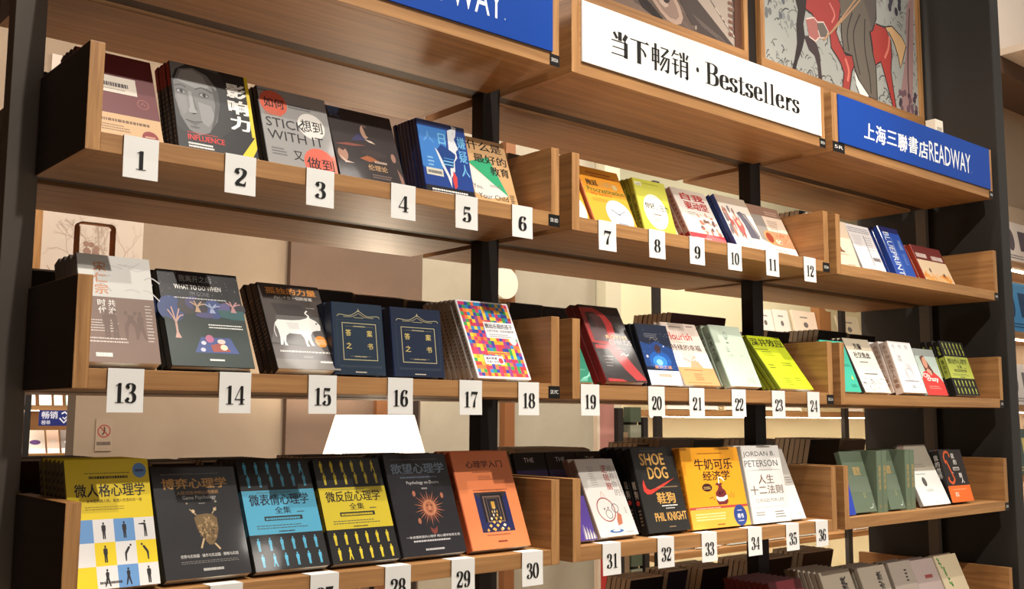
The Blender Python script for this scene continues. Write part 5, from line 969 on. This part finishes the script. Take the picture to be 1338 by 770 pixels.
# poster with bare trees, wooden post and hoop at upper left
b = MB(); b.box(-.205, .205, -.01, 0, -.55, .55, M((206, 194, 182), .7)); A = Art(.4, .7); R = random.Random(11)
def branch(u, v, a, l, wd, d):
    u2 = u+l*math.cos(a)/.4*.5; v2 = v+l*math.sin(a)*.5
    if not (0 < u2 < 1 and 0 < v2 < 1): return
    A.stroke([(u, v), ((u+u2)/2+R.uniform(-.02, .02), (v+v2)/2), (u2, v2)], wd, (178, 158, 142), True)
    if d: [branch(u2, v2, a+R.uniform(-.8, .8), l*.75, wd*.75, d-1) for _ in range(2)]
for u in (.18, .42, .75): branch(u, .03, 1.57+R.uniform(-.25, .25), .22, .014, 6)
for i in range(14): A.ell(.48+R.uniform(-.06, .06), .27+R.uniform(-.03, .03), .03, .010, (150, 120, 108), 8)
A.emit(b, lambda u, v, e: (-.205+.41*u, -.01-e, -.55+1.1*v), eps=.00006); o = b.build('tree_poster'); o.location = (.857, 2.4995, 2.30); tag(o, 'pale poster with thin bare tree drawings, upper left behind the bookcase', 'poster')
b = MB(); b.box(-.006, .026, -.03, 0, 0, .8, OAK_Z); b.box(-.04, -.0061, -.028, 0, 0, .8, M((120, 104, 88), .5)); o = b.build('wooden_upright'); o.location = (.62, 2.4995, 1.73); tag(o, 'wooden upright edged in grey, left of the tree poster', 'post')
hp = thing('hoop_stand', 'wooden arched hoop stand on the far-side tray, in front of the tree poster', 'stand', (.227, .60, ROW[2]+T+.0005))
b = MB(); n = 10; zt = .365; hw = .044; rr_ = .012
out = [(-hw, 0), (-hw, zt-rr_)]+[(-hw+rr_-rr_*math.cos(k*math.pi/2/n), zt-rr_+rr_*math.sin(k*math.pi/2/n)) for k in range(1, n+1)]+[(hw-rr_+rr_*math.sin(k*math.pi/2/n), zt-rr_+rr_*math.cos(k*math.pi/2/n)) for k in range(0, n+1)]+[(hw, 0)]
for i in range(len(out)-1):
    (xa, za), (xb, zb) = out[i], out[i+1]; t0 = .010 if abs(xb-xa) < 1e-6 else .005
    d = Vector((xb-xa, zb-za)).normalized(); nx, nz = d.y, -d.x
    b.prism([(xa, za), (xb, zb), (xb+nx*t0*.55, zb+nz*t0*.55), (xa+nx*t0*.55, za+nz*t0*.55)], 'y', -.012, .012, M((206, 140, 76), .5))
b.build('hoop', hp); b = MB(); b.box(-.05, .05, -.022, .022, 0, .012, OAK_X); b.build('base', hp)

# bookcases along the back and side walls
def wallcase(name, label, x0, x1, y0, dep, backm, posts, led=True, levels=(0, 1, 2, 3, 4), drop=0.):
    t = thing(name, label, 'bookcase', (x0, y0, FLOOR))
    def P(mb, nm, **k): o = mb.build(nm, t, **k); o.location = (-x0, -y0, -FLOOR); return o
    b = MB(); b.box(x0, x1, y0+dep-.02, y0+dep, FLOOR, 2.75, backm); P(b, 'back_panel')
    for z in levels:
        z = ROW[z]-drop; b = MB(); b.box(x0, x1, y0, y0+dep-.021, z, z+.036, OAK_X); P(b, 'shelf_board', bevel=.001)
        if led:
            b = MB(); b.box(x0+.05, x1-.05, y0+.05, y0+.075, z-.006, z-.001, M((255, 240, 214), .5, emit=22)); tag(P(b, 'light_strip'), 'white light strip under the shelf')
    for p in posts:
        b = MB(); b.box(p, p+.05, y0-.03, y0-.001, FLOOR, 2.75, POST); P(b, 'post')
    return t
wallcase('wall_bookcase', 'lit oak bookcase along the back wall, seen through the middle and right bays', 3.90, 7.4, 2.13, .34, M((232, 228, 194), .7), (3.885, 5.815), True, (1, 2, 3, 4), .034)
wallcase('wall_bookcase', 'oak bookcase at the far right edge, beyond the black end panel', 5.30, 7.0, .78, .30, M((212, 188, 160), .7), (6.9,), True, (0, 1, 2, 3, 4))
wallcase('wall_bookcase', 'bright lit bookcase far off at the lower left behind the left bay', 1.5, 3.2, 7.4, .36, M((166, 124, 82), .7), (2.0, 3.0), True, (1, 2, 3, 4))
b = MB(); b.box(5.38, 9, 1.14, 1.2, FLOOR, 3.5, M((200, 178, 152), .8)); b.box(5.1, 11, 1.0, 1.139, 3.46, 6.0, M((240, 226, 212), .8)); b.box(5.38, 9, 1.05, 1.139, 2.56, 2.64, M((206, 140, 70), .5)); tag(b.build('wall_side'), kind='structure')
b = MB(); b.box(5.3, 9, .70, 1.0, 3.36, 3.46, M((90, 66, 50), .6)); tag(b.build('trim_4'), kind='structure')
b = MB(); b.box(5.3, 9, .2, 1.0, 3.46, 3.5, M((226, 206, 186), .8)); tag(b.build('trim_5'), kind='structure')
# things standing on them
def standing(label, x, y, z, w, h, t, col, art=None, tilt=12, rz=0., coat=.3, name='paperback_book', cat='book', n=0, sp=None):
    a = math.radians(tilt); cm, pg = cover_mesh(w, h, t, col, sp or col, art, None, False, coat)
    o = thing(name, label, cat, (x, y, z+.0372+t*math.sin(a))); o.rotation_euler = (-a, 0, rz); cm.build('cover', o); pg.build('pages', o); return o
def speck(seed, c=(110, 106, 104)):
    A = Art(.75, .6); R = random.Random(seed); A.lines(.1, .1, .9, .4, 4, c, .5, seed); A.circ(.5, .62, .1, c); A.lines(.3, .8, .7, .85, 1, c, .8, seed+1); return A
for i, (x, w, h, c, lab) in enumerate(((4.98, .17, .24, (236, 230, 220), 'white booklet left of the pale book, back wall shelf'), (5.165, .17, .25, (232, 226, 216), 'white booklet with dark print under it, back wall shelf'), (5.39, .27, .26, (232, 214, 194), 'cream book with a small round emblem, back wall shelf'), (5.93, .28, .26, (214, 204, 178), 'pale cream book right of the dark uprights, back wall shelf'))):
    standing(lab, x, 2.16, ROW[1]-.034, w, h, .02, c, speck(i+3))
b = MB(); b.box(-.07, .07, -.02, .05, 0, .27, M((150, 104, 62), .5)); b.prism([(-.07, .27), (.02, .27), (-.07, .33)], 'y', -.02, .05, M((150, 104, 62), .5)); o = b.build('book_end'); o.location = (5.74, 2.2, ROW[1]+.003); tag(o, 'brown wooden book end on the back wall shelf', 'book end')
for i, x in enumerate((4.05, 4.32, 4.6, 4.9, 5.2, 5.95, 6.25)):
    standing(f'{ORD[i]} white lit book along the back wall shelf under card row 20 to 24', x, 2.16, ROW[2]-.034, .2, .22, .02, (236, 228, 216), speck(i+20), 14)
for i, x in enumerate((4.3, 4.6, 4.95, 5.3, 6.0)):
    standing(f'{ORD[i]} pale book along the lit back wall shelf above the lowest level', x, 2.16, ROW[4]-.034, .22, .20, .02, [(230, 226, 216), (200, 214, 210)][i % 2], speck(i+40), 14)
for i, (x, z, c) in enumerate(((4.1, .16, (236, 232, 224)), (4.35, .17, (190, 206, 206)), (4.62, .15, (236, 232, 226)))):
    b = MB(); b.box(-.11, .11, -.09, .09, 0, z, M(c, .7)); b.box(-.112, .112, -.02, .02, 0, z+.002, M((210, 200, 180), .7)); o = b.build('box', bevel=.003); o.location = (x-.1, 2.30, ROW[4]); o['label'] = f'{["white", "pale blue", "off white"][i]} box low on the lit back wall bookcase'; o['category'] = 'box'
    o.location.z = ROW[4]+.0025
for i, (r_, x, h, c, d, lab) in enumerate(((0, 5.43, .25, (232, 218, 204), (96, 84, 90), 'white print with a small dark face, far right edge bookcase'), (1, 5.40, .30, (44, 130, 186), (26, 60, 96), 'bright blue picture at the far right edge bookcase'), (2, 5.38, .24, (226, 220, 214), (120, 116, 116), 'white book with grey print at the far right edge'), (3, 5.34, .26, (70, 90, 86), (206, 190, 120), 'dark green picture at the far right edge bookcase'), (4, 5.34, .24, (230, 220, 210), (176, 50, 50), 'white book with a red mark low at the far right edge'))):
    A = Art(1.4, .6); A.ell(.35, .55, .12, .28, d); A.lines(.2, .08, .8, .2, 2, d, .5, i+2); A.rect(.62, .3, .9, .8, d)
    standing(lab, x, .80, ROW[r_], .42, h, .02, c, A, 8, name='picture_book')
# rack of magazines left of the back wall bookcase
rk = thing('magazine_rack', 'dark rack with a red poster and striped green boxes, seen past card 19', 'rack', (3.3, 2.0, FLOOR))
for nm, x, y, w_, d_, z0, z1, m in (('post', .145, -.02, .04, .04, 0, 1.55, POST), ('post', .345, -.02, .035, .04, 0, 1.5, POST), ('back_panel', .15, .05, .22, .02, 0, 1.5, M((60, 58, 50), .6)), ('box', .19, -.0, .055, .04, .3, 1.42, M((132, 110, 84), .6))):
    b = MB(); b.box(x, x+w_, y, y+d_, z0, z1, m); b.build(nm, rk)
for i in range(10):
    b = MB(); b.box(.25, .335, -.01, .04, .62+i*.095, .70+i*.095, M((74, 84, 66) if i % 2 else (128, 130, 112), .6)); b.build('green_box', rk)
b = MB(); b.box(.02, .135, .0, .012, .45, 1.62, M((170, 120, 110), .6)); A = Art(.1, .6); A.poly([(0, 0), (1, 0), (1, .72), (0, .68)], (176, 48, 42)); A.emit(b, lambda u, v, e: (.02+.115*u, -e, .45+1.17*v)); b.build('poster', rk); b = MB(); b.box(.0, .018, -.01, .02, .45, 1.63, M((206, 190, 170), .6)); b.build('poster_frame', rk)
# lower left shelf
for i, (x, w, c) in enumerate(((1.93, .17, (222, 200, 160)), (2.13, .10, (196, 170, 150)), (2.25, .07, (150, 140, 110)), (2.35, .24, (120, 196, 180)))):
    standing(['cream book with a round mark, far lower left bookcase upper board', 'brownish white book on the far lower left bookcase', 'narrow olive book on the far lower left bookcase', 'teal topped white book on the far lower left bookcase'][i], x, 7.43, ROW[2], w, .21, .02, c, Art(.8).rect(0, 0, 1, .52, (240, 236, 230)).ell(.4, .75, .2, .12, (170, 160, 130) if i == 0 else c), 16)
for i, (x, w, c, d) in enumerate(((1.93, .10, (206, 150, 110), (200, 130, 90)), (2.045, .16, (234, 216, 202), (96, 60, 120)), (2.22, .10, (232, 200, 180), (226, 206, 190)), (2.335, .13, (150, 140, 134), (240, 240, 236)))):
    standing(['orange brown book, lower board of the far lower left bookcase', 'pale book with a purple mark, far lower left bookcase', 'pinkish book, lower board of the far lower left bookcase', 'grey book with a white patch, far lower left bookcase'][i], x, 7.43, ROW[3]-.018, w, .22, .015, c, Art(.6).rect(.0, .0, 1, .25, (240, 236, 230)).ell(.5, .5, .28, .1, d), 22)
sg = MB(); sg.box(-.13, .13, -.006, 0, -.13, 0, M((36, 44, 110), .5)); A = Art(2, .5); A.text('畅销', .08, .46, .58, .94, (214, 214, 226), .02); A.text('榜单', .08, .08, .36, .36, (214, 214, 226), .012)
A.stroke([(.64, .5), (.78, .2), (.94, .55)], .05, (226, 226, 236)); A.stroke([(.70, .78), (.80, .9), (.90, .72)], .05, (226, 226, 236)); A.stroke([(.74, .56), (.8, .44), (.88, .62)], .04, (226, 226, 236))
A.emit(sg, lambda u, v, e: (-.13+.26*u, -.006-e, -.13+.13*v)); o = sg.build('shelf_sign'); o.location = (2.25, 7.392, ROW[2]); tag(o, 'small blue sign hanging from the far lower left bookcase edge', 'sign')
